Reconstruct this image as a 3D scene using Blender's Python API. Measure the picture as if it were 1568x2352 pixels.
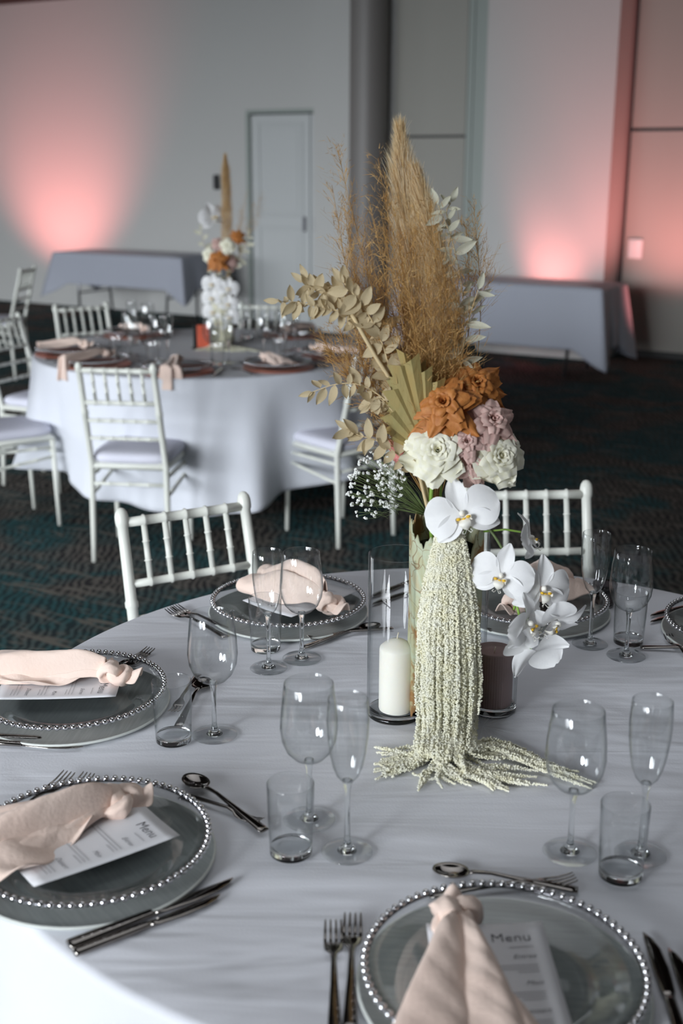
import bpy, math, random
import numpy as np
from mathutils import Vector, Matrix
random.seed(7); np.random.seed(7)
PI = math.pi
sc = bpy.context.scene
for o in list(bpy.data.objects): bpy.data.objects.remove(o)

# ------------------------------------------------------------------ camera
FPX = 2750.0; CAMH = 1.65; PITCH = math.radians(16); ROLL = math.radians(0.25)
cd = bpy.data.cameras.new('camera'); cam = bpy.data.objects.new('camera', cd)
sc.collection.objects.link(cam); sc.camera = cam
cd.sensor_fit = 'VERTICAL'; cd.sensor_height = 36; cd.lens = FPX / 2352 * 36
fw = Vector((0, math.cos(PITCH), -math.sin(PITCH))); u0 = Vector((0, math.sin(PITCH), math.cos(PITCH))); r0 = Vector((1, 0, 0))
cu = math.cos(ROLL) * u0 - math.sin(ROLL) * r0; cr = math.cos(ROLL) * r0 + math.sin(ROLL) * u0
cam.matrix_world = Matrix(((cr.x, cu.x, -fw.x, 0), (cr.y, cu.y, -fw.y, 0), (cr.z, cu.z, -fw.z, CAMH), (0, 0, 0, 1)))
cd.dof.use_dof = True; cd.dof.focus_distance = 2.12; cd.dof.aperture_fstop = 3.5
cd.clip_start = 0.05

def ray(px, py): return fw + cr * ((px - 784) / FPX) - cu * ((py - 1176) / FPX)
def at(px, py, z):            # point of the horizontal plane z seen at a pixel of the photograph
    d = ray(px, py); return Vector((0, 0, CAMH)) + d * ((z - CAMH) / d.z)
def dp(px, py, Y):            # point of the upright plane at distance Y
    d = ray(px, py); return Vector((0, 0, CAMH)) + d * (Y / d.y)

# ------------------------------------------------------------------ light
WO = Vector((0, 12.51, 0)); WU = Vector((0.865, -0.502, 0)).normalized(); WN = Vector((-0.502, -0.865, 0)).normalized()
def rp(u, w, z): return WO + WU * u + WN * w + Vector((0, 0, z))     # room coordinates: along the far wall, away from it, up
ROOM_M = Matrix(((WU.x, WN.x, 0, WO.x), (WU.y, WN.y, 0, WO.y), (0, 0, 1, 0), (0, 0, 0, 1)))
sc.view_settings.view_transform = 'Standard'; sc.view_settings.look = 'None'
sc.view_settings.gamma = 1; sc.view_settings.use_curve_mapping = False
sc.view_settings.exposure = 0.0
sc.cycles.transparent_max_bounces = 40
sc.cycles.max_bounces = 10; sc.cycles.diffuse_bounces = 6; sc.cycles.transmission_bounces = 8; sc.cycles.glossy_bounces = 4
world = bpy.data.worlds.new('world'); sc.world = world; world.use_nodes = True
bg = world.node_tree.nodes['Background']; bg.inputs[0].default_value = (0.62, 0.74, 0.95, 1); bg.inputs[1].default_value = 0.25
WIN_W = 15.6
WINS = [(-8.6, -6.4), (-6.1, -3.9), (-3.6, -1.4), (-1.1, 1.1), (1.4, 3.6), (3.9, 5.6)]
def area(name, loc, target, sx, sy, power, col, spread=180):
    l = bpy.data.lights.new(name, 'AREA'); l.shape = 'RECTANGLE'; l.size = sx; l.size_y = sy; l.energy = power; l.color = col; l.spread = math.radians(spread)
    o = bpy.data.objects.new(name, l); sc.collection.objects.link(o); o.location = loc
    o.rotation_euler = (Vector(target) - Vector(loc)).to_track_quat('-Z', 'Z').to_euler(); return o
for i, (a, b) in enumerate(WINS):
    area('window_daylight', rp((a + b) / 2, WIN_W + 0.12, 2.0), rp((a + b) / 2, 0, -5.6), b - a, 2.3, 125, (0.90, 0.95, 1.0), 82)
# side windows in the left wall, far behind the frame
for w in (8.6, 11.2):
    area('side_window_daylight', rp(-9.42, w, 2.0), rp(0, w, -2), 2.2, 2.1, 68, (0.90, 0.95, 1.0), 120)
area('ceiling_panel_light', rp(5.0, 8.9, 3.50), rp(5.0, 8.9, 0), 3.6, 2.4, 11.5, (0.93, 0.96, 1.0), 110)  # added fill, no real ceiling fixture: softly lifts the near tabletop from above
def spot(loc, target, power, col, ang, blend=1.0, size=0.08):
    l = bpy.data.lights.new('uplight_beam', 'SPOT'); l.energy = power; l.color = col; l.spot_size = math.radians(ang); l.spot_blend = blend; l.shadow_soft_size = size
    o = bpy.data.objects.new('uplight_beam', l); sc.collection.objects.link(o); o.location = loc
    o.rotation_euler = (Vector(target) - Vector(loc)).to_track_quat('-Z', 'Y').to_euler()
PINK = (1.0, 0.29, 0.27)
spot(rp(-4.15, 0.85, 0.12), rp(-4.20, -0.485, 1.75), 250, PINK, 80, size=0.12)
spot(rp(2.25, 0.80, 0.12), rp(2.78, 0.4, 2.3), 190, PINK, 66, size=0.12)
spot(rp(3.66, 0.95, 0.12), rp(3.30, 0.0, 1.95), 190, PINK, 74, size=0.12)

# ------------------------------------------------------------------ materials
def nm(name):
    m = bpy.data.materials.new(name); m.use_nodes = True; return m, m.node_tree.nodes, m.node_tree.links
def sock(b, n, v): b.inputs[n].default_value = v
def mat(name, col, rough=0.6, metal=0.0, col2=None, nscale=8.0, stretch=(1, 1, 1), bump=0.0, bscale=40.0, sss=0.0, spec=0.5, coat=0.0, lo=0.35, hi=0.65, sheen=0.0, trans=0.0):
    m, N, L = nm(name); b = N['Principled BSDF']
    sock(b, 'Base Color', (*col, 1)); sock(b, 'Roughness', rough); sock(b, 'Metallic', metal); sock(b, 'Specular IOR Level', spec)
    if coat: sock(b, 'Coat Weight', coat)
    if sheen: sock(b, 'Sheen Weight', sheen)
    if sss: sock(b, 'Subsurface Weight', sss); sock(b, 'Subsurface Radius', (0.01, 0.008, 0.006)); sock(b, 'Subsurface Scale', 1.0)
    tc = N.new('ShaderNodeTexCoord'); mp = N.new('ShaderNodeMapping'); mp.inputs['Scale'].default_value = stretch
    L.new(tc.outputs['Object'], mp.inputs['Vector'])
    if col2 is not None:
        n = N.new('ShaderNodeTexNoise'); n.inputs['Scale'].default_value = nscale; n.inputs['Detail'].default_value = 5
        r = N.new('ShaderNodeValToRGB'); r.color_ramp.elements[0].position = lo; r.color_ramp.elements[1].position = hi
        r.color_ramp.elements[0].color = (*col, 1); r.color_ramp.elements[1].color = (*col2, 1)
        L.new(mp.outputs[0], n.inputs['Vector']); L.new(n.outputs['Fac'], r.inputs[0]); L.new(r.outputs[0], b.inputs['Base Color'])
    if bump:
        n = N.new('ShaderNodeTexNoise'); n.inputs['Scale'].default_value = bscale; n.inputs['Detail'].default_value = 4
        bp = N.new('ShaderNodeBump'); bp.inputs['Strength'].default_value = bump; bp.inputs['Distance'].default_value = 0.01
        L.new(mp.outputs[0], n.inputs['Vector']); L.new(n.outputs['Fac'], bp.inputs['Height']); L.new(bp.outputs[0], b.inputs['Normal'])
    if trans:   # thin petals and leaves let some light through
        t = N.new('ShaderNodeBsdfTranslucent'); t.inputs[0].default_value = (*[min(1, c * 1.05) for c in col], 1)
        mx = N.new('ShaderNodeMixShader'); mx.inputs[0].default_value = trans
        L.new(b.outputs[0], mx.inputs[1]); L.new(t.outputs[0], mx.inputs[2]); L.new(mx.outputs[0], N['Material Output'].inputs[0])
    return m
def thin_glass(name, tint=(0.985, 0.99, 0.99), edge=(0.46, 0.51, 0.53), base=0.035, gain=0.85):
    m, N, L = nm(name); N.remove(N['Principled BSDF'])
    lw = N.new('ShaderNodeLayerWeight'); lw.inputs[0].default_value = 0.5
    p = N.new('ShaderNodeMath'); p.operation = 'POWER'; p.inputs[1].default_value = 4.5
    ma = N.new('ShaderNodeMath'); ma.operation = 'MULTIPLY_ADD'; ma.inputs[1].default_value = gain; ma.inputs[2].default_value = base
    p2 = N.new('ShaderNodeMath'); p2.operation = 'POWER'; p2.inputs[1].default_value = 5.5
    mc = N.new('ShaderNodeMix'); mc.data_type = 'RGBA'; mc.inputs[6].default_value = (*tint, 1); mc.inputs[7].default_value = (*edge, 1)
    tr = N.new('ShaderNodeBsdfTransparent'); gl = N.new('ShaderNodeBsdfGlossy'); gl.inputs['Roughness'].default_value = 0.015
    mx = N.new('ShaderNodeMixShader')
    L.new(lw.outputs['Facing'], p.inputs[0]); L.new(p.outputs[0], ma.inputs[0]); L.new(ma.outputs[0], mx.inputs[0])
    L.new(lw.outputs['Facing'], p2.inputs[0]); L.new(p2.outputs[0], mc.inputs[0]); L.new(mc.outputs[2], tr.inputs[0])
    L.new(tr.outputs[0], mx.inputs[1]); L.new(gl.outputs[0], mx.inputs[2]); L.new(mx.outputs[0], N['Material Output'].inputs[0])
    return m
def solid_glass(name, col=(0.96, 0.98, 0.98)):
    m, N, L = nm(name); b = N['Principled BSDF']; sock(b, 'Base Color', (*col, 1)); sock(b, 'Roughness', 0.0)
    sock(b, 'Transmission Weight', 1.0); sock(b, 'IOR', 1.48); return m
M = {}
M['glass'] = thin_glass('clear glass', base=0.06); M['cylglass'] = thin_glass('cylinder vase glass', base=0.022); M['gsolid'] = solid_glass('solid clear glass')
M['plateglass'] = thin_glass('plate glass', (0.93, 0.94, 0.94), (0.5, 0.52, 0.52), 0.06, 0.7)
M['vaseglass'] = thin_glass('tinted vase glass', (0.10, 0.11, 0.08), (0.03, 0.03, 0.02), 0.05, 0.6)
M['smokeglass'] = thin_glass('smoked glass', (0.35, 0.33, 0.34), (0.1, 0.1, 0.1), 0.05, 0.7)
M['silver'] = mat('silver beads', (0.72, 0.72, 0.74), 0.10, 1.0)
M['beadband'] = mat('silver band', (0.32, 0.32, 0.35), 0.18, 1.0)
M['gunmetal'] = mat('polished gunmetal', (0.27, 0.25, 0.235), 0.09, 1.0)
M['charger'] = mat('brushed grey charger top', (0.30, 0.325, 0.32), 0.34, 0.2, (0.38, 0.405, 0.40), 14, (1, 14, 1))
M['chargerrim'] = mat('pale charger rim', (0.66, 0.69, 0.66), 0.4)
M['copper'] = mat('copper charger', (0.50, 0.16, 0.09), 0.35, 0.25, (0.42, 0.13, 0.08), 10)
M['chair'] = mat('ivory resin', (0.74, 0.75, 0.69), 0.38)
M['cushion'] = mat('lavender white cushion', (0.70, 0.70, 0.80), 0.75, bump=0.15, bscale=60)
M['napkin'] = mat('blush cotton', (0.83, 0.665, 0.58), 0.85, bump=0.12, bscale=160, sheen=0.2, col2=(0.78, 0.60, 0.515), nscale=6)
M['paper'] = mat('white card', (0.74, 0.74, 0.77), 0.6)
M['ink'] = mat('grey ink', (0.10, 0.10, 0.11), 0.7)
M['ink2'] = mat('pale grey ink', (0.42, 0.42, 0.44), 0.7)
M['wax'] = mat('ivory wax', (0.86, 0.83, 0.75), 0.45, sss=0.35)
M['mauve'] = mat('mauve wax', (0.30, 0.195, 0.185), 0.5)
M['wick'] = mat('cotton wick', (0.75, 0.68, 0.55), 0.8)
M['amar'] = mat('cream amaranthus', (0.97, 0.94, 0.74), 0.8, col2=(0.98, 0.97, 0.86), nscale=60, trans=0.15)
M['amar2'] = mat('pale green amaranthus', (0.62, 0.62, 0.40), 0.8, col2=(0.72, 0.72, 0.52), nscale=60)
M['rust'] = mat('rust petal', (0.50, 0.17, 0.035), 0.6, col2=(0.60, 0.24, 0.06), nscale=9, trans=0.15)
M['blush'] = mat('blush petal', (0.66, 0.42, 0.38), 0.6, col2=(0.72, 0.52, 0.46), nscale=9, trans=0.15)
M['white'] = mat('greenish white petal', (0.91, 0.89, 0.70), 0.6, col2=(0.95, 0.93, 0.82), nscale=9, trans=0.15)
M['coral'] = mat('coral petal', (0.80, 0.22, 0.20), 0.6, col2=(0.85, 0.38, 0.34), nscale=14)
M['orchid'] = mat('orchid white', (0.91, 0.91, 0.92), 0.55, col2=(0.94, 0.94, 0.94), nscale=6, trans=0.18, bump=0.05, bscale=20)
M['lip'] = mat('orchid lip', (0.90, 0.88, 0.80), 0.5); M['yellow'] = mat('orchid yellow', (0.85, 0.52, 0.03), 0.5)
M['green'] = mat('fresh stem', (0.22, 0.38, 0.06), 0.45); M['dgreen'] = mat('dark stem', (0.12, 0.17, 0.06), 0.5)
M['green2'] = mat('muted green stem', (0.20, 0.27, 0.10), 0.5)
M['drystem'] = mat('dry stem', (0.66, 0.52, 0.30), 0.7)
M['ruscus'] = mat('bleached leaf', (0.60, 0.48, 0.28), 0.7, col2=(0.72, 0.62, 0.42), nscale=60, trans=0.35)
M['ruscus2'] = mat('pale sage bleached leaf', (0.62, 0.62, 0.48), 0.7, col2=(0.74, 0.72, 0.60), nscale=30, trans=0.3)
M['grass'] = mat('bronze grass', (0.46, 0.25, 0.075), 0.7, col2=(0.66, 0.43, 0.17), nscale=25, trans=0.2)
M['pampas'] = mat('golden pampas', (0.72, 0.52, 0.25), 0.8, col2=(0.88, 0.74, 0.48), nscale=18, trans=0.3)
M['pampas_tip'] = mat('cream pampas', (0.92, 0.85, 0.70), 0.8, col2=(0.82, 0.68, 0.44), nscale=14, trans=0.35)
M['palm'] = mat('dried palm', (0.31, 0.27, 0.11), 0.6, col2=(0.44, 0.27, 0.08), nscale=5, stretch=(3, 3, 1), bump=0.2, bscale=30)
M['breath'] = mat('gypsophila white', (0.88, 0.89, 0.86), 0.7)
M['black'] = mat('black metal', (0.02, 0.02, 0.02), 0.4)
M['wall'] = mat('grey white paint', (0.56, 0.56, 0.545), 0.7, bump=0.03, bscale=60)
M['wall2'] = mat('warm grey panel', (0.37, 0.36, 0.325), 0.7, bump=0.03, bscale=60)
M['jamb'] = mat('cool grey paint', (0.36, 0.40, 0.375), 0.7)
M['door'] = mat('white door paint', (0.56, 0.58, 0.58), 0.5)
M['column'] = mat('grey column paint', (0.22, 0.205, 0.195), 0.45)
M['ceil'] = mat('dark brown ceiling', (0.035, 0.02, 0.016), 0.8)
M['dark'] = mat('dark gap', (0.03, 0.03, 0.03), 0.6)
M['redp'] = mat('white plastic', (0.75, 0.74, 0.73), 0.4)
M['chrome'] = mat('brushed handle', (0.25, 0.25, 0.27), 0.3, 0.9)

def cloth_mat(name, col, strength, dist=0.012):
    m, N, L = nm(name); b = N['Principled BSDF']; sock(b, 'Base Color', (*col, 1)); sock(b, 'Roughness', 0.62); sock(b, 'Specular IOR Level', 0.35); sock(b, 'Sheen Weight', 0.1)
    tc = N.new('ShaderNodeTexCoord')
    def noise(scale, st, det=3):
        mp = N.new('ShaderNodeMapping'); mp.inputs['Scale'].default_value = st; mp.inputs['Rotation'].default_value = (0, 0, 0.12)
        n = N.new('ShaderNodeTexNoise'); n.inputs['Scale'].default_value = scale; n.inputs['Detail'].default_value = det; n.inputs['Distortion'].default_value = 0.6
        L.new(tc.outputs['Object'], mp.inputs[0]); L.new(mp.outputs[0], n.inputs['Vector']); return n.outputs['Fac']
    a = noise(1.8, (1, 2.4, 1)); c = noise(6, (0.5, 3.5, 1), 2); w = noise(260, (1, 1, 1), 1)
    s1 = N.new('ShaderNodeMath'); s1.operation = 'MULTIPLY_ADD'; s1.inputs[1].default_value = 0.14; L.new(c, s1.inputs[0]); L.new(a, s1.inputs[2])
    s2 = N.new('ShaderNodeMath'); s2.operation = 'MULTIPLY_ADD'; s2.inputs[1].default_value = 0.010; L.new(w, s2.inputs[0]); L.new(s1.outputs[0], s2.inputs[2])
    bp = N.new('ShaderNodeBump'); bp.inputs['Strength'].default_value = strength; bp.inputs['Distance'].default_value = dist
    L.new(s2.outputs[0], bp.inputs['Height']); L.new(bp.outputs[0], b.inputs['Normal']); return m
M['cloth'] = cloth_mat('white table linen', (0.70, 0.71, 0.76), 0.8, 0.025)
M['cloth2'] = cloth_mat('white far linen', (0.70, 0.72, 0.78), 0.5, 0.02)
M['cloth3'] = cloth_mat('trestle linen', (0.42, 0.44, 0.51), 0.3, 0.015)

def carpet():
    m, N, L = nm('patterned carpet'); b = N['Principled BSDF']; sock(b, 'Roughness', 0.95); sock(b, 'Specular IOR Level', 0.1)
    tc = N.new('ShaderNodeTexCoord'); mp = N.new('ShaderNodeMapping'); mp.inputs['Scale'].default_value = (1.0, 1.0, 1); mp.inputs['Rotation'].default_value = (0, 0, 0.5)
    L.new(tc.outputs['Object'], mp.inputs[0])
    def ramp(src, stops):
        r = N.new('ShaderNodeValToRGB'); e = r.color_ramp.elements
        e[0].position, e[0].color = stops[0][0], (*stops[0][1], 1); e[1].position, e[1].color = stops[1][0], (*stops[1][1], 1)
        for p, c in stops[2:]:
            k = e.new(p); k.color = (*c, 1)
        L.new(src, r.inputs[0]); return r.outputs[0]
    wv = N.new('ShaderNodeTexWave'); wv.inputs['Scale'].default_value = 9; wv.inputs['Distortion'].default_value = 9; wv.inputs['Detail'].default_value = 3; wv.inputs['Detail Scale'].default_value = 0.9
    L.new(mp.outputs[0], wv.inputs['Vector'])
    n1 = N.new('ShaderNodeTexNoise'); n1.inputs['Scale'].default_value = 1.5; n1.inputs['Detail'].default_value = 3; n1.inputs['Distortion'].default_value = 1.0
    L.new(mp.outputs[0], n1.inputs['Vector'])
    mp2 = N.new('ShaderNodeMapping'); mp2.inputs['Scale'].default_value = (1.2, 6, 1); mp2.inputs['Rotation'].default_value = (0, 0, 0.2); L.new(tc.outputs['Object'], mp2.inputs[0])
    n2 = N.new('ShaderNodeTexNoise'); n2.inputs['Scale'].default_value = 3.5; n2.inputs['Detail'].default_value = 5; n2.inputs['Distortion'].default_value = 1.5
    L.new(mp2.outputs[0], n2.inputs['Vector'])
    c1 = ramp(wv.outputs['Fac'], [(0.35, (0.028, 0.026, 0.027)), (0.75, (0.115, 0.104, 0.092))])
    c2 = ramp(wv.outputs['Fac'], [(0.30, (0.020, 0.040, 0.044)), (0.80, (0.030, 0.090, 0.095))])
    f1 = ramp(n1.outputs['Fac'], [(0.44, (0, 0, 0)), (0.56, (1, 1, 1))]); f2 = ramp(n2.outputs['Fac'], [(0.54, (0, 0, 0)), (0.66, (1, 1, 1))])
    mx = N.new('ShaderNodeMix'); mx.data_type = 'RGBA'; L.new(f1, mx.inputs[0]); L.new(c1, mx.inputs[6]); L.new(c2, mx.inputs[7])
    mx2 = N.new('ShaderNodeMix'); mx2.data_type = 'RGBA'; L.new(f2, mx2.inputs[0]); L.new(mx.outputs[2], mx2.inputs[6]); mx2.inputs[7].default_value = (0.14, 0.128, 0.11, 1)
    L.new(mx2.outputs[2], b.inputs['Base Color'])
    n3 = N.new('ShaderNodeTexNoise'); n3.inputs['Scale'].default_value = 300; bp = N.new('ShaderNodeBump'); bp.inputs['Strength'].default_value = 0.6; bp.inputs['Distance'].default_value = 0.005
    L.new(tc.outputs['Object'], n3.inputs['Vector']); L.new(n3.outputs['Fac'], bp.inputs['Height']); L.new(bp.outputs[0], b.inputs['Normal']); return m
M['carpet'] = carpet()
def bark_mat():
    m, N, L = nm('gum bark'); b = N['Principled BSDF']; sock(b, 'Roughness', 0.75)
    tc = N.new('ShaderNodeTexCoord')
    n1 = N.new('ShaderNodeTexNoise'); n1.inputs['Scale'].default_value = 16; n1.inputs['Detail'].default_value = 6; n1.inputs['Distortion'].default_value = 1.2
    r = N.new('ShaderNodeValToRGB'); e = r.color_ramp.elements
    e[0].position = 0.40; e[0].color = (0.30, 0.15, 0.05, 1); e[1].position = 0.48; e[1].color = (0.44, 0.42, 0.25, 1)
    k = e.new(0.62); k.color = (0.48, 0.53, 0.39, 1); k = e.new(0.72); k.color = (0.46, 0.36, 0.20, 1)
    L.new(tc.outputs['Object'], n1.inputs['Vector']); L.new(n1.outputs['Fac'], r.inputs[0])
    v = N.new('ShaderNodeTexVoronoi'); v.feature = 'DISTANCE_TO_EDGE'; v.inputs['Scale'].default_value = 26; n2 = N.new('ShaderNodeTexNoise'); n2.inputs['Scale'].default_value = 12
    ad = N.new('ShaderNodeVectorMath'); ad.operation = 'ADD'; L.new(tc.outputs['Object'], ad.inputs[0]); sb = N.new('ShaderNodeVectorMath'); sb.operation = 'SCALE'; sb.inputs['Scale'].default_value = 0.10
    L.new(tc.outputs['Object'], n2.inputs['Vector']); L.new(n2.outputs['Color'], sb.inputs[0]); L.new(sb.outputs[0], ad.inputs[1]); L.new(ad.outputs[0], v.inputs['Vector'])
    r2 = N.new('ShaderNodeValToRGB'); r2.color_ramp.elements[0].position = 0.0; r2.color_ramp.elements[1].position = 0.022; L.new(v.outputs['Distance'], r2.inputs[0])
    mx = N.new('ShaderNodeMix'); mx.data_type = 'RGBA'; mx.inputs[6].default_value = (0.22, 0.13, 0.06, 1); L.new(r2.outputs[0], mx.inputs[0]); L.new(r.outputs[0], mx.inputs[7])
    L.new(mx.outputs[2], b.inputs['Base Color'])
    bp = N.new('ShaderNodeBump'); bp.inputs['Strength'].default_value = 0.5; bp.inputs['Distance'].default_value = 0.004; L.new(n1.outputs['Fac'], bp.inputs['Height']); L.new(bp.outputs[0], b.inputs['Normal'])
    return m
M['bark'] = bark_mat()

# ------------------------------------------------------------------ mesh helpers
def V3(*a): return Vector(a)
class MB:
    def __init__(s): s.v = []; s.f = []
    def add(s, vs, fs):
        n = len(s.v); s.v += [tuple(v) for v in vs]; s.f += [tuple(i + n for i in f) for f in fs]; return s
    def box(s, c, d, bev=0.0):
        cx, cy, cz = c; x, y, z = d[0] / 2, d[1] / 2, d[2] / 2
        if bev <= 0:
            s.add([(cx + i * x, cy + j * y, cz + k * z) for i in (-1, 1) for j in (-1, 1) for k in (-1, 1)],
                  [(0, 1, 3, 2), (4, 6, 7, 5), (0, 4, 5, 1), (2, 3, 7, 6), (0, 2, 6, 4), (1, 5, 7, 3)]); return s
        b = min(bev, x * .9, y * .9, z * .9); vs = []
        for k, bb in ((-z, b), (-z + b, 0), (z - b, 0), (z, b)):
            X, Y = x - bb, y - bb; q = b
            vs += [(cx - X + q, cy - Y, cz + k), (cx + X - q, cy - Y, cz + k), (cx + X, cy - Y + q, cz + k), (cx + X, cy + Y - q, cz + k),
                   (cx + X - q, cy + Y, cz + k), (cx - X + q, cy + Y, cz + k), (cx - X, cy + Y - q, cz + k), (cx - X, cy - Y + q, cz + k)]
        fs = [tuple(range(7, -1, -1)), tuple(range(24, 32))]
        for L in range(3):
            for i in range(8): j = (i + 1) % 8; fs.append((L * 8 + i, L * 8 + j, L * 8 + 8 + j, L * 8 + 8 + i))
        s.add(vs, fs); return s
    def tube(s, P, r, n=8, cap=True, flat=1.0, up=None):
        P = [Vector(p) for p in P]; m = len(P); R = r if isinstance(r, (list, tuple)) else [r] * m
        t = (P[1] - P[0]).normalized(); a = (Vector(up) if up else (V3(0, 0, 1) if abs(t.z) < .9 else V3(1, 0, 0))); a = (a - t * a.dot(t)).normalized(); vs = []
        for i in range(m):
            t = (P[min(i + 1, m - 1)] - P[max(i - 1, 0)]).normalized(); a = (a - t * a.dot(t)).normalized(); b = t.cross(a)
            for k in range(n):
                q = 2 * PI * k / n; vs.append(P[i] + a * (math.sin(q) * R[i] * flat) + b * (math.cos(q) * R[i]))
        fs = [(i * n + k, i * n + (k + 1) % n, (i + 1) * n + (k + 1) % n, (i + 1) * n + k) for i in range(m - 1) for k in range(n)]
        if cap: fs += [tuple(range(n - 1, -1, -1)), tuple(range((m - 1) * n, m * n))]
        s.add(vs, fs); return s
    def lathe(s, prof, n=32, c=(0, 0, 0), closed=False):
        m = len(prof); vs = [(c[0] + r * math.cos(2 * PI * k / n), c[1] + r * math.sin(2 * PI * k / n), c[2] + z) for r, z in prof for k in range(n)]
        fs = [(i * n + k, i * n + (k + 1) % n, (i + 1) * n + (k + 1) % n, (i + 1) * n + k) for i in range(m - 1) for k in range(n)]
        if closed: fs += [((m - 1) * n + k, (m - 1) * n + (k + 1) % n, (k + 1) % n, k) for k in range(n)]
        else:
            if prof[0][0] > 1e-6 and prof[0][0] < 9 and getattr(s, 'capb', True): pass
        s.add(vs, fs); return s
    def grid(s, fn, nu, nv, wrapu=False):
        vs = [fn(i / nu, j / nv) for i in range(nu + (0 if wrapu else 1)) for j in range(nv + 1)]
        W = nv + 1; K = nu if wrapu else nu
        fs = []
        for i in range(K):
            i2 = (i + 1) % nu if wrapu else i + 1
            for j in range(nv): fs.append((i * W + j, i2 * W + j, i2 * W + j + 1, i * W + j + 1))
        s.add(vs, fs); return s
    def sphere(s, c, r, a=10, b=7, sc_=(1, 1, 1)):
        vs = [(c[0], c[1], c[2] - r * sc_[2])]; fs = []
        for i in range(1, b):
            t = PI * i / b
            for k in range(a): q = 2 * PI * k / a; vs.append((c[0] + r * sc_[0] * math.sin(t) * math.cos(q), c[1] + r * sc_[1] * math.sin(t) * math.sin(q), c[2] - r * sc_[2] * math.cos(t)))
        vs.append((c[0], c[1], c[2] + r * sc_[2])); top = len(vs) - 1
        for k in range(a):
            fs.append((0, 1 + (k + 1) % a, 1 + k)); fs.append((top, 1 + (b - 2) * a + k, 1 + (b - 2) * a + (k + 1) % a))
            for i in range(b - 2): fs.append((1 + i * a + k, 1 + i * a + (k + 1) % a, 1 + (i + 1) * a + (k + 1) % a, 1 + (i + 1) * a + k))
        s.add(vs, fs); return s
    def mesh(s, name, m, smooth=True):
        me = bpy.data.meshes.new(name); me.from_pydata(s.v, [], s.f)
        if smooth: me.polygons.foreach_set('use_smooth', [True] * len(me.polygons))
        me.materials.append(m); me.update(); return me
    def build(s, name, m, parent=None, smooth=True, **k):
        return link(name, s.mesh(name, m, smooth), parent, **k)
def link(name, me, parent=None, loc=None, rot=None, scale=None, mw=None):
    o = bpy.data.objects.new(name, me); sc.collection.objects.link(o)
    if parent is not None: o.parent = parent
    if mw is not None: o.matrix_basis = mw
    if loc is not None: o.location = loc
    if rot is not None: o.rotation_euler = rot
    if scale is not None: o.scale = (scale,) * 3 if isinstance(scale, (int, float)) else scale
    return o
def solid(o, t, off=0.0, sub=0):
    if sub: q = o.modifiers.new('sub', 'SUBSURF'); q.levels = sub; q.render_levels = sub
    q = o.modifiers.new('thick', 'SOLIDIFY'); q.thickness = t; q.offset = off; return o
def tag(o, label=None, cat=None, group=None, kind=None):
    if label: o['label'] = label
    if cat: o['category'] = cat
    if group: o['group'] = group
    if kind: o['kind'] = kind
    return o
def thing(name, label, cat, loc=(0, 0, 0), rz=0, group=None, mw=None):
    o = bpy.data.objects.new(name, None); sc.collection.objects.link(o); o.location = loc; o.rotation_euler = (0, 0, rz); o.empty_display_size = 0.05
    if mw is not None: o.matrix_world = mw
    return tag(o, label, cat, group)
KIDS = {}
def copy_tree(o, parent=None):
    c = o.copy(); sc.collection.objects.link(c)
    if parent is not None: c.parent = parent
    for ch in [x for x in CH.get(o.name, [])]: copy_tree(ch, c)
    return c
CH = {}
def index(root):          # remember the children of a prototype once, so that copying is quick
    CH[root.name] = list(root.children)
    for c in root.children: index(c)
def dup(root, label, group=None, loc=None, rz=None, mw=None):
    if root.name not in CH: index(root)
    c = copy_tree(root); tag(c, label, None, group)
    if mw is not None: c.matrix_world = mw
    if loc is not None: c.location = loc
    if rz is not None: c.rotation_euler = (0, 0, rz)
    return c
def frame(loc, z, up=(0, 0, 1), s=1.0, roll=0.0):     # matrix whose local z points along z
    z = Vector(z).normalized(); up = Vector(up); y = (up - z * up.dot(z))
    if y.length < 1e-3: y = V3(0, 1, 0) - z * z.y
    y.normalize(); x = y.cross(z)
    R = Matrix((x, y, z)).transposed().to_4x4() @ Matrix.Rotation(roll, 4, 'Z')
    return Matrix.Translation(loc) @ R @ Matrix.Scale(s, 4)
def smooth_path(P, n):
    P = [Vector(p) for p in P]; out = []; Q = [P[0] * 2 - P[1]] + P + [P[-1] * 2 - P[-2]]; seg = len(P) - 1
    for i in range(n + 1):
        t = i / n * seg; k = min(int(t), seg - 1); t -= k; a, b, c, d = Q[k:k + 4]
        out.append(0.5 * ((2 * b) + (c - a) * t + (2 * a - 5 * b + 4 * c - d) * t * t + (3 * b - a - 3 * c + d) * t ** 3))
    return out

# ================================================================== the room
def struct(name, mb, m, smooth=False, parent=None):
    o = mb.build(name, m, parent, smooth)
    if parent is None: o.matrix_basis = ROOM_M; o['kind'] = 'structure'
    return o
CEIL = 3.52
struct('floor', MB().box((0, 8.0, -0.05), (19, 19, 0.1)), M['carpet'])
struct('ceiling', MB().box((0, 8.0, CEIL + 0.05), (19, 19, 0.1)), M['ceil'])
PIL = -0.345                      # where the pilaster starts
# far wall, left stretch, with a doorway
D0, D1, DH = -1.50, PIL, 2.23
wl = MB(); wl.box(((-9.2 + D0) / 2, -0.485 - 0.1, CEIL / 2), (D0 + 9.2, 0.2, CEIL)).box(((D0 + D1) / 2, -0.585, (DH + CEIL) / 2), (D1 - D0, 0.2, CEIL - DH))
struct('wall_far', wl, M['wall'])
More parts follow.
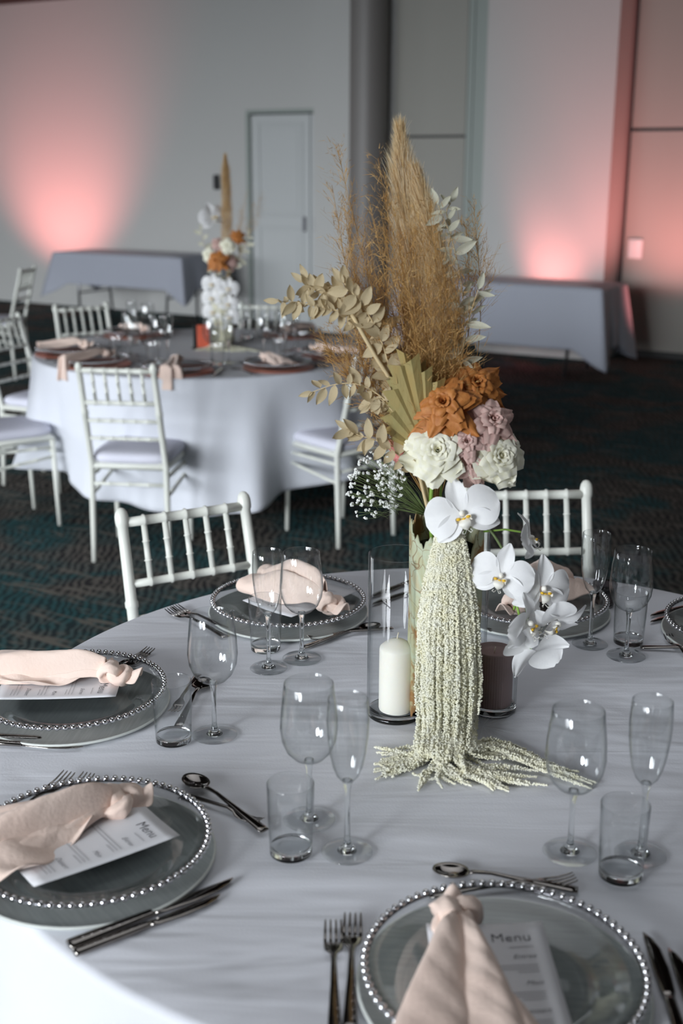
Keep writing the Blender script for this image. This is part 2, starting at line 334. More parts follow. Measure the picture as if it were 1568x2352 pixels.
# far wall, right stretch: pilaster, set back panels, proud panel
PX0, PX1, PP = 1.70, 2.89, 0.40
struct('wall_pilaster', MB().box(((PIL + 0.32) / 2 + 0.13, -0.2925, CEIL / 2), (0.32 - PIL + 0.26, 0.585, CEIL)), M['wall'])
SEAM = 1.95
a0, a1 = 0.575, 1.33
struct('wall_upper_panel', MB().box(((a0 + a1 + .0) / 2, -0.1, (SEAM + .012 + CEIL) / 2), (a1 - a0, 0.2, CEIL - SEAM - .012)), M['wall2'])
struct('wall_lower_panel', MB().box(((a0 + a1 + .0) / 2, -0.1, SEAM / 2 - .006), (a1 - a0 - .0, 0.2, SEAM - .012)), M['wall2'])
struct('wall_seam_backing', MB().box(((a0 + PX0) / 2 + .2, -0.16, CEIL / 2), (PX0 - a0 + .4, 0.2, CEIL)), M['dark'])
struct('trim_1', MB().box(((a1 + 1.395) / 2 + .003, -0.1, CEIL / 2), (1.395 - a1 - .006, 0.2, CEIL)), M['jamb'])
struct('trim_2', MB().box(((1.40 + PX0) / 2 + 0.05, -0.105, CEIL / 2), (PX0 - 1.40 + 0.1, 0.2, CEIL)), M['jamb'])
struct('wall_proud_panel', MB().box(((PX0 + PX1) / 2, PP / 2 - 0.1, CEIL / 2), (PX1 - PX0, PP + 0.2, CEIL)), M['wall'])
g0 = 2.93; S2 = 1.99
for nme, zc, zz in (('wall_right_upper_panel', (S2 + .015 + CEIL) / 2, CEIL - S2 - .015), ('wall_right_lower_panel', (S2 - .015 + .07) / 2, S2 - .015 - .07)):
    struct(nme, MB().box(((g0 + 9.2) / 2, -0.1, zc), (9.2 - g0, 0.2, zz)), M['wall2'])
struct('wall_right_backing', MB().box(((g0 + 9.2) / 2, -0.16, CEIL / 2), (9.2 - g0, 0.2, CEIL)), M['dark'])
struct('baseboard_far', MB().box(((-9.2 + D0) / 2, -0.475, 0.04), (D0 + 9.2 - .1, 0.02, 0.08)), M['wall'])
struct('wall_left', MB().box((-9.3, 3.2, CEIL / 2), (0.2, 7.6, CEIL)).box((-9.3, 9.9, 0.42), (0.2, 5.8, 0.84)).box((-9.3, 9.9, 3.34), (0.2, 5.8, 0.36))
       .box((-9.3, 7.25, 2.0), (0.2, .5, 2.34)).box((-9.3, 9.9, 2.0), (0.2, .4, 2.34)).box((-9.3, 12.85, 2.0), (0.2, 1.1, 2.34)).box((-9.3, 14.95, CEIL / 2), (0.2, 4.3, CEIL)), M['wall'])
struct('wall_right', MB().box((9.3, 8.0, CEIL / 2), (0.2, 18.6, CEIL)), M['wall'])
wb = MB(); wb.box((0, WIN_W, 0.42), (18.8, 0.15, 0.84)).box((0, WIN_W, 3.34), (18.8, 0.15, 0.36))
xs = [-9.3] + [q for w_ in WINS for q in w_] + [9.3]
for i in range(0, len(xs), 2): wb.box(((xs[i] + xs[i + 1]) / 2, WIN_W, 2.0), (xs[i + 1] - xs[i], 0.15, 2.34))
struct('wall_window_side', wb, M['wall'])
for i, (a, b) in enumerate(WINS):
    f = MB(); f.box(((a + b) / 2, WIN_W, 3.135), (b - a, .08, .05)).box(((a + b) / 2, WIN_W, .865), (b - a, .08, .05)).box((a + .025, WIN_W, 2.0), (.05, .08, 2.3)).box((b - .025, WIN_W, 2.0), (.05, .08, 2.3))
    for k in (1, 2): f.box((a + (b - a) * k / 3, WIN_W, 2.0), (.045, .06, 2.3))
    f.box(((a + b) / 2, WIN_W, 2.2), (b - a, .06, .045))
    struct('window_%d' % (i + 1), f, M['jamb'])
# double door
dr = struct('door_1', MB().box(((D0 + D1) / 2, -0.60, DH / 2), (D1 - D0, 0.06, DH)), M['dark'])
def leaf(x0, x1, name, hx):
    o = MB().box(((x0 + x1) / 2, -0.535, DH / 2 - .01), (x1 - x0, 0.05, DH - 0.03), .004).build('door_leaf', M['door'], dr, False)
    for z0, z1 in ((0.16, 1.02), (1.16, 2.10)):
        m = MB(); w_ = 0.03; X0, X1 = x0 + .1, x1 - .1
        for c, d in ((((X0 + X1) / 2, z0), (X1 - X0, w_)), (((X0 + X1) / 2, z1), (X1 - X0, w_)), ((X0, (z0 + z1) / 2), (w_, z1 - z0 + w_)), ((X1, (z0 + z1) / 2), (w_, z1 - z0 + w_))):
            m.box((c[0], -0.506, c[1]), (d[0], .012, d[1]), .004)
        m.box(((X0 + X1) / 2, -.508, (z0 + z1) / 2), (X1 - X0 - .1, .006, z1 - z0 - .1), .002)
        m.build('panel_moulding', M['door'], o, False)
    MB().box((hx, -0.495, 1.07), (.03, .04, .16), .006).build('handle', M['chrome'], o, False)
leaf(D0 + .045, D0 + .795, 'a', D0 + .73); leaf(D0 + .805, D1 + .35, 'b', D0 + .87)
fr = MB().box((D0 + .015, -0.50, DH / 2), (.05, .05, DH), .004).box(((D0 + D1) / 2, -.50, DH + .01), (D1 - D0, .05, .04), .004)
struct('trim_3', fr, M['jamb'])
# round column against the pilaster
struct('trim_4', MB().lathe([(0.182, 0.0), (0.182, CEIL)], 48, (0.385, 0.184, 0)), M['column'], smooth=True)

wall_box = MB().box((0, 0, 0), (.07, .04, .16), .008).build('wall_sensor', M['black'], None, False)
wall_box.matrix_basis = ROOM_M @ Matrix.Translation((-1.90, -0.46, 1.50)); tag(wall_box, 'small black sensor box on the far wall beside the double door', 'sensor')
sw = thing('switch_plate', 'white wall switch plate on the pink lit panel at the far right', 'switch'); sw.matrix_basis = ROOM_M @ Matrix.Translation((3.04, 0.012, 0.97))
MB().box((0, 0, 0), (.13, .02, .17), .006).build('plate', M['redp'], sw, False); MB().box((-.015, .014, 0), (.035, .012, .11), .003).build('rocker', M['redp'], sw, False)

# ------------------------------------------------------------------ trestle tables at the wall
def trestle(u, w, L, Dp, name_l, cloth_l, rz=0.0, drop=0.42):
    base = ROOM_M @ Matrix.Translation((u, w, 0)) @ Matrix.Rotation(rz, 4, 'Z')
    t = thing('trestle_table', name_l, 'table'); t.matrix_basis = base
    MB().box((0, 0, .725), (L - .02, Dp - .02, .03), .005).build('tabletop', M['black'], t, False)
    for sx in (-1, 1):
        for sy in (-1, 1):
            MB().tube([(sx * (L / 2 - .25), sy * .24, .71), (sx * (L / 2 - .28), sy * .28, 0)], .014, 8).build('leg', M['chrome'], t)
        MB().tube([(sx * (L / 2 - .27), -.26, .3), (sx * (L / 2 - .27), .26, .3)], .010, 6).build('crossbar', M['chrome'], t)
    # cloth: flat top, straight sides, long corner drapes
    def fn(a, b):
        q = a * 4; side = int(q) % 4; s = q - int(q)
        cs = [(-1, -1), (1, -1), (1, 1), (-1, 1)]; p, r = cs[side], cs[(side + 1) % 4]
        x = (p[0] + (r[0] - p[0]) * s) * L / 2; y = (p[1] + (r[1] - p[1]) * s) * Dp / 2
        e = min(s, 1 - s) * (L if side % 2 == 0 else Dp); cn = max(0, 1 - e / .20)
        k = max(0, (b - .12) / .88)
        if b < .12: f = b / .12; return (x * f, y * f, .745)
        d = drop + cn * .15
        out = .012 + k * (.03 + .13 * cn ** 2.0 + .012 * math.sin(a * 70) )
        nx, ny = [(0, -1), (1, 0), (0, 1), (-1, 0)][side]
        dx, dy = (x / (L / 2) * .7, y / (Dp / 2) * .7)
        ox = nx * (1 - cn) + dx * cn; oy = ny * (1 - cn) + dy * cn
        return (x + ox * out, y + oy * out, .745 - d * k)
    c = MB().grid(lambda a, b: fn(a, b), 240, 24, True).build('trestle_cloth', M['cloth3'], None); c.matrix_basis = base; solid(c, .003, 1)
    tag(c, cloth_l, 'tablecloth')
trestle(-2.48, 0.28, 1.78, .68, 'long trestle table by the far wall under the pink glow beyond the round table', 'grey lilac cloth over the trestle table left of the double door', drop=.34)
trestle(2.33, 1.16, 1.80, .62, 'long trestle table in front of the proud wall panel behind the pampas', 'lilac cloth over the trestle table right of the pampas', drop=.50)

# ------------------------------------------------------------------ chairs
def knuck(P0, P1, r, n=3, seg=8):      # bamboo style bar: rings along its length
    P0, P1 = Vector(P0), Vector(P1); P = []; R = []
    ts = [0]
    for k in range(1, n + 1):
        c = k / (n + 1); ts += [c - .018, c - .006, c + .006, c + .018]
    ts.append(1); rr = [1]
    for k in range(n): rr += [1, 1.28, 1.28, 1]
    rr.append(1)
    return [P0.lerp(P1, t) for t in ts], [r * q for q in rr]
def backpt(x, z):
    if z <= .43: y = -.19 + .02 * z / .43
    else: y = -.17 - .12 * (z - .43) / .455
    return V3(x * (.168 - .012 * z / .885), y, z)
def make_chair():
    t = thing('chiavari_chair', 'x', 'chair')
    for s in (-1, 1):
        zs = [0, .15, .30, .42, .43, .44, .55, .66, .665, .675, .68, .80, .845, .850, .858, .870, .880, .888, .890]
        rs = [.011, .012, .0135, .0135, .0155, .0135, .0135, .0135, .016, .016, .0135, .013, .013, .0155, .0165, .0165, .014, .008, .002]
        MB().tube([backpt(s, z) for z in zs], rs, 12).build('rear_leg', M['chair'], t)
        MB().tube([(s * .172, .185, 0), (s * .172, .18, .2), (s * .170, .175, .42)], [.010, .012, .014], 10).build('front_leg', M['chair'], t)
        P, R = knuck((s * .166, -.17, .30), (s * .172, .178, .34), .008, 3); MB().tube(P, R, 8).build('side_stretcher', M['chair'], t)
        P, R = knuck((s * .166, -.17, .385), (s * .172, .178, .385), .008, 3); MB().tube(P, R, 8).build('side_stretcher', M['chair'], t)
    for y, z in ((.18, .36), (-.175, .35)):
        P, R = knuck((-.17, y, z), (.17, y, z), .008, 3); MB().tube(P, R, 8).build('stretcher', M['chair'], t)
    MB().box((0, .005, .427), (.352, .372, .026), .010).build('seat_frame', M['chair'], t)
    def cu_(a, b):
        q = a * 2 * PI; c, s_ = math.cos(q), math.sin(q); k = 5.0
        rr = 1 / (abs(c) ** k + abs(s_) ** k) ** (1 / k)
        prof = [(0, .490), (.6, .490), (.86, .486), (.95, .478), (.99, .464), (.97, .448), (.92, .441), (0, .441)]
        r, z = prof[min(int(round(b * 7)), 7)]
        return (rr * c * r * .178, .005 + rr * s_ * r * .192, z)
    MB().grid(cu_, 48, 7, True).build('cushion', M['cushion'], t)
    for z, r in ((.855, .0115), (.715, .0095), (.635, .008), (.555, .008)):
        a, b = backpt(-1, z), backpt(1, z); P, R = knuck(a, b, r, 5); MB().tube(P, R, 10).build('back_rail', M['chair'], t)
    for i in range(5):
        x = -1 + 2 * (i + 1) / 6; P, R = knuck(backpt(x, .72), backpt(x, .85), .0075, 2); MB().tube(P, R, 8).build('spindle', M['chair'], t)
    return t
CHAIRS = [  # centre x, y, facing x, y, label
 (-.885, 5.12, .12, .99, 'ivory chair in front of the far round table, back towards the camera', 'chairs round the far table'),
 (-.006, 5.41, -.64, .76, 'ivory chair at the right of the far round table, partly behind the dried leaves', 'chairs round the far table'),
 (-1.60, 5.545, .83, .56, 'nearest of the ivory chairs cut by the left picture edge', 'chairs round the far table'),
 (-1.58, 6.33, .90, -.42, 'ivory chair at the left picture edge behind the nearest cut chair', 'chairs round the far table'),
 (-1.37, 6.82, .55, -.83, 'ivory chair back rising behind the leftmost copper plates of the far table', 'chairs round the far table'),
 (-.48, 6.90, -.12, -.99, 'ivory chair back seen behind the far table, right of its white orchids', 'chairs round the far table'),
 (-2.80, 9.75, -.98, .1, 'ivory chair seen from the side standing alone at the far left', 'chairs at the far left'),
 (-3.30, 10.55, .3, -.95, 'ivory chair at the left picture edge, farthest one by the pink wall', 'chairs at the far left'),
]
ch0 = make_chair(); index(ch0)
def face_rz(fx, fy): return math.atan2(fy, fx) - PI / 2
chair_spots = list(CHAIRS)
# the two chairs of the near table: placed by the tops of their rear posts
def from_tops(a, b):
    m = (a + b) / 2; d = (b - a).normalized(); f = V3(d.y, -d.x, 0); return m + f * .29, f
ca, fa = from_tops(V3(-.523, 2.672, 0), V3(-.232, 2.835, 0))
chair_spots.append((ca.x, ca.y, fa.x, fa.y, 'ivory chair pushed up to the near table behind the bare plate and glasses', 'chairs at the near table'))
cb, fb = from_tops(V3(.625 - .315, 2.93, 0), V3(.625, 2.956, 0))
chair_spots.append((cb.x, cb.y, fb.x, fb.y, 'ivory chair pushed up to the near table behind the orchid spray', 'chairs at the near table'))
for i, (x, y, fx, fy, lab, g) in enumerate(chair_spots):
    if i == 0: ch0.location = (x, y, 0); ch0.rotation_euler = (0, 0, face_rz(fx, fy)); tag(ch0, lab, None, g)
    else: dup(ch0, lab, g, (x, y, 0), face_rz(fx, fy))

# ------------------------------------------------------------------ round tables
TZ = 0.755
T1 = V3(.238, 1.83, 0); R1 = .832
T2 = V3(-.69, 6.12, 0); R2 = .87
def round_table(c, R, lab, clab, cm, seed, hem=.20, N=360, FA=.045):
    t = thing('round_table', lab, 'table', (c.x, c.y, 0))
    MB().lathe([(0.001, .722), (R - .012, .722), (R - .004, .727), (R - .004, .744), (R - .012, .748), (0.001, .748)], 64).build('tabletop', M['black'], t)
    for k in range(4):
        a = PI / 4 + k * PI / 2 + .3
        MB().tube([(.40 * math.cos(a), .40 * math.sin(a), .72), (.46 * math.cos(a), .46 * math.sin(a), 0)], .022, 10).build('leg', M['black'], t)
    rng = np.random.RandomState(seed); ph = rng.rand(12) * 6.28
    def fold(a): return math.sin(9 * a + ph[0]) * .5 + math.sin(14 * a + ph[1] + .7 * math.sin(3 * a + ph[4])) * .35 + math.sin(5 * a + ph[2]) * .3 + .15 * math.sin(23 * a + ph[3])
    nr, nd = 14, 26
    def fn(ua, vb):
        a = ua * 2 * PI; j = vb * (nr + 4 + nd)
        if j <= nr: r = (R - .010) * j / nr; return (r * math.cos(a), r * math.sin(a), TZ - .001)
        if j <= nr + 4: q = (j - nr) / 4 * PI / 2; return ((R - .010 + .012 * math.sin(q)) * math.cos(a), (R - .010 + .012 * math.sin(q)) * math.sin(a), TZ - .001 - .012 * (1 - math.cos(q)))
        k = (j - nr - 4) / nd; H = TZ - .013 - hem - .05 * math.sin(3 * a + ph[5])
        f = fold(a); r = R + .002 + k * .03 + (k ** .75) * FA * (f + .35) * (.5 + k * .8)
        a2 = a + .02 * k * math.sin(9 * a + ph[0] + 1.5)
        return (r * math.cos(a2), r * math.sin(a2), TZ - .013 - H * k)
    cl = MB().grid(fn, N, nr + 4 + nd, True).build('tablecloth', cm, None); cl.location = (c.x, c.y, 0); solid(cl, .0015, 1)
    tag(cl, clab, 'tablecloth')
round_table(T1, R1, 'near round banquet table carrying the tall bark vase arrangement', 'wrinkled white cloth over the near round table under the bark vase', M['cloth'], 3)
round_table(T2, R2, 'far round banquet table with copper plates, ringed by chairs', 'white floor length cloth falling in folds from the far round table', M['cloth2'], 11, FA=.075)

# ------------------------------------------------------------------ glassware
def wall2(prof, t): # closed double wall from an outer profile (bottom to top)
    inner = [(max(r - t, .0005), z + (t if i == 0 else 0)) for i, (r, z) in enumerate(prof)][::-1]
    return prof + [(prof[-1][0] - t / 2, prof[-1][1] + t * .6)] + inner
WINE = [(.0035, .092), (.012, .0935), (.022, .099), (.032, .110), (.0385, .126), (.0408, .145), (.0395, .168), (.0368, .192), (.0345, .212)]
FLUTE = [(.003, .106), (.009, .109), (.0155, .117), (.0205, .130), (.0245, .150), (.0275, .175), (.0284, .195), (.0275, .215), (.0265, .228)]
def stemmed(name, prof, hb, foot_r, lab):
    t = thing(name, lab, 'glass')
    MB().lathe(wall2(prof, .0009), 40, closed=True).build('bowl', M['glass'], t)
    MB().lathe([(0.0004, .0030), (.0135, .0032), (.0095, .0075), (.0055, .013), (.0040, .022), (.0036, hb * .55), (.0042, hb - .012), (.0062, hb - .002), (.0068, hb + .0035), (.0004, hb + .0045)], 20).build('stem', M['gsolid'], t)
    MB().lathe([(.0004, .0004), (foot_r - .001, .0004), (foot_r, .0012), (foot_r - .001, .0022), (.02, .0036), (.0125, .0045), (.0004, .0048)], 40).build('foot', M['glass'], t)
    return t
wine0 = stemmed('wine_glass', WINE, .092, .0370, 'x'); flute0 = stemmed('champagne_flute', FLUTE, .106, .0350, 'x')
def make_tumbler():
    t = thing('tumbler', 'x', 'glass')
    MB().lathe([(.0290, .010), (.0298, .03), (.0312, .07), (.0320, .106), (.0314, .1072), (.0308, .106), (.0300, .07), (.0287, .03), (.0277, .0135)], 40, closed=False).build('wall', M['glass'], t)
    MB().lathe([(.0004, .0006), (.0265, .0006), (.0286, .0025), (.0290, .010), (.0278, .0135), (.0200, .0105), (.0004, .0095)], 36).build('base', M['gsolid'], t)
    return t
tumb0 = make_tumbler()
for q in (wine0, flute0, tumb0): index(q)
PROTO = {'w': wine0, 'f': flute0, 't': tumb0}; USED = set()
def put(kind, p, lab, group=None, rz=0):
    pr = PROTO[kind]
    if kind not in USED: USED.add(kind); pr.location = p; pr.rotation_euler = (0, 0, rz); tag(pr, lab, None, group); return pr
    return dup(pr, lab, group, p, rz)
ZT = TZ + .0005
NEAR_G = [('w', 493, 1688, 'wine glass beside the tumbler at the left, a dark spoon seen through its bowl'),
 ('t', 399, 1702, 'tumbler nearest the left plate with its paper menu'),
 ('w', 710, 1883, 'wine glass in the middle foreground behind the tumbler and flute'),
 ('f', 797, 1957, 'champagne flute in the middle foreground left of the cream tassels'),
 ('t', 668, 1960, 'tumbler in the middle foreground in front of the wine glass'),
 ('w', 693, 1513, 'wine glass in front of the plate by the left chair'),
 ('f', 617, 1535, 'champagne flute in front of the plate by the left chair'),
 ('t', 610, 1492, 'tumbler standing behind the flute by the left chair'),
 ('w', 1308, 1958, 'wine glass at the right in front of the trailing tassel ends'),
 ('f', 1470, 1963, 'champagne flute at the right picture edge in the foreground'),
 ('t', 1424, 2012, 'tumbler between the foreground wine glass and flute at the right'),
 ('w', 1437, 1507, 'wine glass beyond the orchid spray at the right edge'),
 ('f', 1354, 1480, 'champagne flute close beside the orchid spray'),
 ('t', 1442, 1477, 'tumbler behind the wine glass beyond the orchid spray')]
for k, x, y, lab in NEAR_G: put(k, at(x, y, ZT), lab, 'glassware on the near table')

# cylinder vases with candles
def cylinder(p, r, h, lab):
    t = thing('cylinder_vase', lab, 'vase', p)
    MB().lathe([(r, .006), (r, h), (r - .0012, h + .0012), (r - .0025, h), (r - .0025, .010)], 56).build('wall', M['cylglass'], t)
    MB().lathe([(.0004, .0006), (r * .93, .0006), (r, .004), (r, .008), (r - .003, .012), (r * .6, .0095), (.0004, .0092)], 48).build('base', M['gsolid'], t)
def candle(p, r, h, m, lab, ribs=0, dome=True):
    t = thing('pillar_candle', lab, 'candle', p)
    prof = [(r * .97, 0), (r, .003), (r, h - .004)] + ([(r * .97, h), (r * .8, h + .005), (r * .45, h + .012), (r * .12, h + .015), (.0004, h + .0155)] if dome else [(r * .98, h), (r * .9, h + .001), (r * .84, h - .004), (r * .4, h - .007), (.0004, h - .0075)])
    m_ = MB(); n = 144 if ribs else 40
    vs = []; 
    for rr, z in prof:
        for k in range(n):
            q = 2 * PI * k / n; f = 1 - (.035 * (0.5 + .5 * math.cos(ribs * q)) if ribs and z < h and rr > r * .9 else 0); vs.append((rr * f * math.cos(q), rr * f * math.sin(q), z))
    fs = [(i * n + k, i * n + (k + 1) % n, (i + 1) * n + (k + 1) % n, (i + 1) * n + k) for i in range(len(prof) - 1) for k in range(n)]
    m_.add(vs, fs).build('wax', m, t)
    zt = h + (.014 if dome else -.008); MB().tube([(0, 0, zt), (.0005, 0, zt + .006), (.002, 0, zt + .012)], .0011, 6).build('wick', M['wick'], t)
pc1 = V3(.093, 1.868, ZT); pc2 = V3(.262, 1.893, ZT)
cylinder(pc1, .0485, .288, 'tall clear cylinder vase holding the ivory candle')
candle(pc1 + V3(.001, -.002, .0125), .0295, .112, M['wax'], 'ivory pillar candle inside the tall cylinder vase')
cylinder(pc2, .0400, .150, 'low clear cylinder vase holding the ribbed mauve candle')
candle(pc2 + V3(-.001, 0, .0125), .0335, .098, M['mauve'], 'ribbed mauve pillar candle inside the low cylinder vase', 48, False)
pc3 = dp(1066, 1480, 2.02); pc3.z = ZT
cylinder(pc3, .040, .30, 'tall clear cylinder vase standing behind the bark vase')
p_ = at(1386, 1390, ZT); t = thing('votive_holder', 'small smoked glass votive holder at the back of the near table beside the flute', 'candle holder', p_)
MB().lathe([(.021, .004), (.024, .02), (.026, .050), (.0255, .051), (.0245, .050), (.022, .02), (.0004, .006)], 28).build('glass_wall', M['smokeglass'], t)
MB().lathe([(.0004, .001), (.019, .001), (.021, .004), (.0004, .004)], 24).build('glass_base', M['gsolid'], t)
MB().lathe([(.0004, .007), (.019, .007), (.019, .018), (.0004, .018)], 20).build('wax', M['mauve'], t)

# ------------------------------------------------------------------ plates
def make_charger(top, rim):
    t = thing('charger', 'x', 'charger plate')
    MB().lathe([(.0004, .0070), (.150, .0070), (.160, .0082), (.1640, .0086)], 72).build('top', top, t)
    MB().lathe([(.1640, .0086), (.1662, .0082), (.1668, .0066), (.1655, .0045), (.157, .0008), (.0004, .0006)], 72).build('rim', rim, t)
    return t
bead_me = MB().sphere((0, 0, 0), .0052, 10, 7, (1, 1, .95)).mesh('bead', M['silver'])
NB = 78; RB = .1575; ZB = .0345
PP_ = [(.0004, .0105), (.085, .0105), (.099, .0118), (.110, .0160), (.120, .0215), (.138, .0275), (.1535, .0330)]
def make_plate(sep):
    t = thing('beaded_glass_plate', 'x', 'plate')
    MB().lathe(PP_ + [(.1545, .0320)] + [(r, z - .0022) for r, z in PP_[::-1]][1:-1] + [(.0004, .0083)], 72).build('dish', M['plateglass'], t)
    MB().lathe([(.1530, .0318), (.1550, .0305), (.1585, .0318), (.1570, .0335), (.1530, .0338)], 72, closed=True).build('rim_band', M['beadband'], t)
    if sep:
        for k in range(NB):
            a = 2 * PI * k / NB; link('bead', bead_me, t, (RB * math.cos(a), RB * math.sin(a), ZB))
    else:
        m = MB()
        for k in range(NB): a = 2 * PI * k / NB; m.sphere((RB * math.cos(a), RB * math.sin(a), ZB), .0052, 6, 4)
        tag(m.build('bead_ring', M['silver'], t), kind='stuff')
    return t
charger0 = make_charger(M['charger'], M['chargerrim']); copper0 = make_charger(M['copper'], M['copper'])
plateA = make_plate(True); plateB = make_plate(False)
for q in (charger0, copper0, plateA, plateB): index(q)
PROTO.update({'c': charger0, 'k': copper0, 'P': plateA, 'Q': plateB})

# menus
def text_mesh(s, size, shear=0.0):
    c = bpy.data.curves.new('t', 'FONT'); c.body = s; c.size = size; c.shear = shear; c.align_x = 'RIGHT'; c.resolution_u = 2; c.offset = -size * .008
    o = bpy.data.objects.new('t', c); sc.collection.objects.link(o); bpy.context.view_layer.update()
    me = bpy.data.meshes.new_from_object(o.evaluated_get(bpy.context.evaluated_depsgraph_get())); bpy.data.objects.remove(o); me.name = 'lettering'; return me
TM = {s: text_mesh(s, z, sh) for s, z, sh in (('Menu', .021, 0), ('Entree', .010, .45), ('Main', .010, .45), ('Dessert', .010, .45))}
CW, CL = .138, .205
def cardz(x, y): return .0008 + .9 * (x + CW / 2 * .2) ** 2 * .6 + .35 * y * y * .5
def put_card(setm, x, y, rz, z, lab):
    mw = setm @ Matrix.Translation((x, y, z)) @ Matrix.Rotation(rz, 4, 'Z')
    t = thing('menu_card', lab, 'menu', mw=mw)
    o = MB().grid(lambda a, b: ((a - .5) * CW, (b - .5) * CL, cardz((a - .5) * CW, (b - .5) * CL)), 10, 12).build('card', M['paper'], t); solid(o, .0005, -1)
    def drape(me, ox, oy, m):
        me = me.copy(); n = len(me.vertices); co = np.zeros(n * 3); me.vertices.foreach_get('co', co); co = co.reshape(-1, 3)
        co[:, 0] += ox; co[:, 1] += oy; co[:, 2] = [cardz(a, b) + .0007 for a, b in co[:, :2]]
        me.vertices.foreach_set('co', co.ravel()); me.materials.clear(); me.materials.append(m); return link('lettering', me, t)
    rx = CW / 2 - .018
    drape(TM['Menu'], rx, CL / 2 - .034, M['ink'])
    lines = MB(); rng = random.Random(5)
    def line(y, w):
        x1 = rx; x0 = rx - w; n = 10
        lines.grid(lambda a, b: (x0 + (x1 - x0) * a, y + .0011 * b, cardz(x0 + (x1 - x0) * a, y) + .0006), n, 1)
    line(CL / 2 - .045, .028)
    for s, y in (('Entree', .038), ('Main', -.008), ('Dessert', -.054)):
        drape(TM[s], rx, y, M['ink'])
        for k, w in enumerate((.072, .088, .018)): line(y - .013 - k * .0055, w + rng.uniform(-.01, .01))
    lines.build('text_lines', M['ink2'], t, False)
    return t

# napkins
def trefoil_knot(s, r, seed):
    rng = np.random.RandomState(seed); P = []; R = []
    n = 72
    for i in range(n + 1):
        t = 2 * PI * i / n; P.append(V3((math.sin(t) + 2 * math.sin(2 * t)) * s * .85, (math.cos(t) - 2 * math.cos(2 * t)) * s, -math.sin(3 * t) * s * 1.15)); R.append(r * (1 + .12 * math.sin(5 * t + seed)))
    m = MB().tube(P, R, 16, False, .62); v = np.array(m.v); c_ = np.repeat(np.array([tuple(p) for p in P]), 16, 0); q_ = np.tile(np.arange(16) * 2 * PI / 16, n + 1); v = c_ + (v - c_) * (1 + .10 * np.cos(5 * q_ + seed))[:, None]
    ang = np.arctan2(v[:, 1], v[:, 0]); v += (.0012 * np.sin(v * 420 + seed)); m.v = [tuple(q) for q in v]; return m
def make_napkin(lab, L=.215, hw=.092, H=.030, n=2.5, seed=1, twist=0.0, hang=0.0, knot=1.0, flap=0):
    t = thing('knotted_napkin', lab, 'napkin'); rng = np.random.RandomState(seed); ph = rng.rand(8) * 6.28
    def skirt(a, b):
        s = a; q = 2 * b - 1; w = .010 + hw * (s ** .85) * (1 + .06 * math.sin(3 * q + ph[0]))
        nn = n + .25 * math.sin(2.0 * s + ph[1]); th = 2 * PI * nn * b + ph[2] + .6 * s
        y = w * (q + (.50 + .16 * math.sin(3.1 * b + ph[5])) / nn * math.sin(th))
        env = (1 - abs(q) ** 6); z = H * (1.0 - .25 * s) * abs(math.cos(th / 2)) ** 1.15 * env * (.62 + .45 * math.sin(PI * min(1, s * 1.1))) * (1 + .35 * math.sin(2.3 * th / 2 / PI + ph[6]))
        z += .005 * (1 - q * q) + .0035 * math.sin(9 * s + 7 * q + ph[3]) * s + .0012 * abs(math.sin(17 * s - 13 * q + ph[4])) + .0012 * abs(math.sin(11 * s + 19 * q + ph[7]))
        x = .012 + L * s * (1 - .06 * q * q + .03 * math.sin(th))
        z += .010 * math.exp(-((s - .12) / .15) ** 2)
        if hang and s > hang: e = (s - hang) / (1 - hang); x -= L * (s - hang) * .85; z -= .02 * e + L * (s - hang) * .75
        y += twist * L * s * s
        return (x, y, z)
    o = MB().grid(skirt, 44, 72).build('skirt', M['napkin'], t); solid(o, .0018, 1, 1)
    if flap:
        def fl(a, b):
            s = .10 + .88 * a; w0 = hw * (s ** .85) * .62; e = flap * .055 * math.sin(PI * min(1, a * 1.02)) ** .6 * (1 + .18 * math.sin(9 * a + ph[3]))
            y = abs(w0) * (1 if flap > 0 else -1) + e * b
            z = .024 * (1 - b) ** 1.3 + .004 + .007 * math.sin(11 * a + 2 * b) * b + .012 * max(0, b - .8) * 5 * (.5 + .5 * math.sin(13 * a + ph[1])) + .002 * math.sin(23 * a + 7 * b)
            return (.012 + L * s + .010 * math.sin(3 * b), y, z)
        solid(MB().grid(fl, 40, 14).build('flap', M['napkin'], t), .0018, 1, 1)
    def tail(a, b):
        s = a; q = 2 * b - 1; w = (.008 + .018 * s) * (1 - .3 * s ** 4)
        return (-.010 - .042 * s * (1 - .2 * q * q), w * q, .006 + .010 * math.cos(2.4 * q) * (.4 + s) + .010 * s)
    o = MB().grid(tail, 10, 12).build('tail', M['napkin'], t); solid(o, .002, 1, 1)
    k = trefoil_knot(.0070 * knot, .0135 * knot, seed).build('knot', M['napkin'], t); k.location = (.0, 0, .014); k.rotation_euler = (.25, PI / 2 * .35, .5 + seed)
    return t

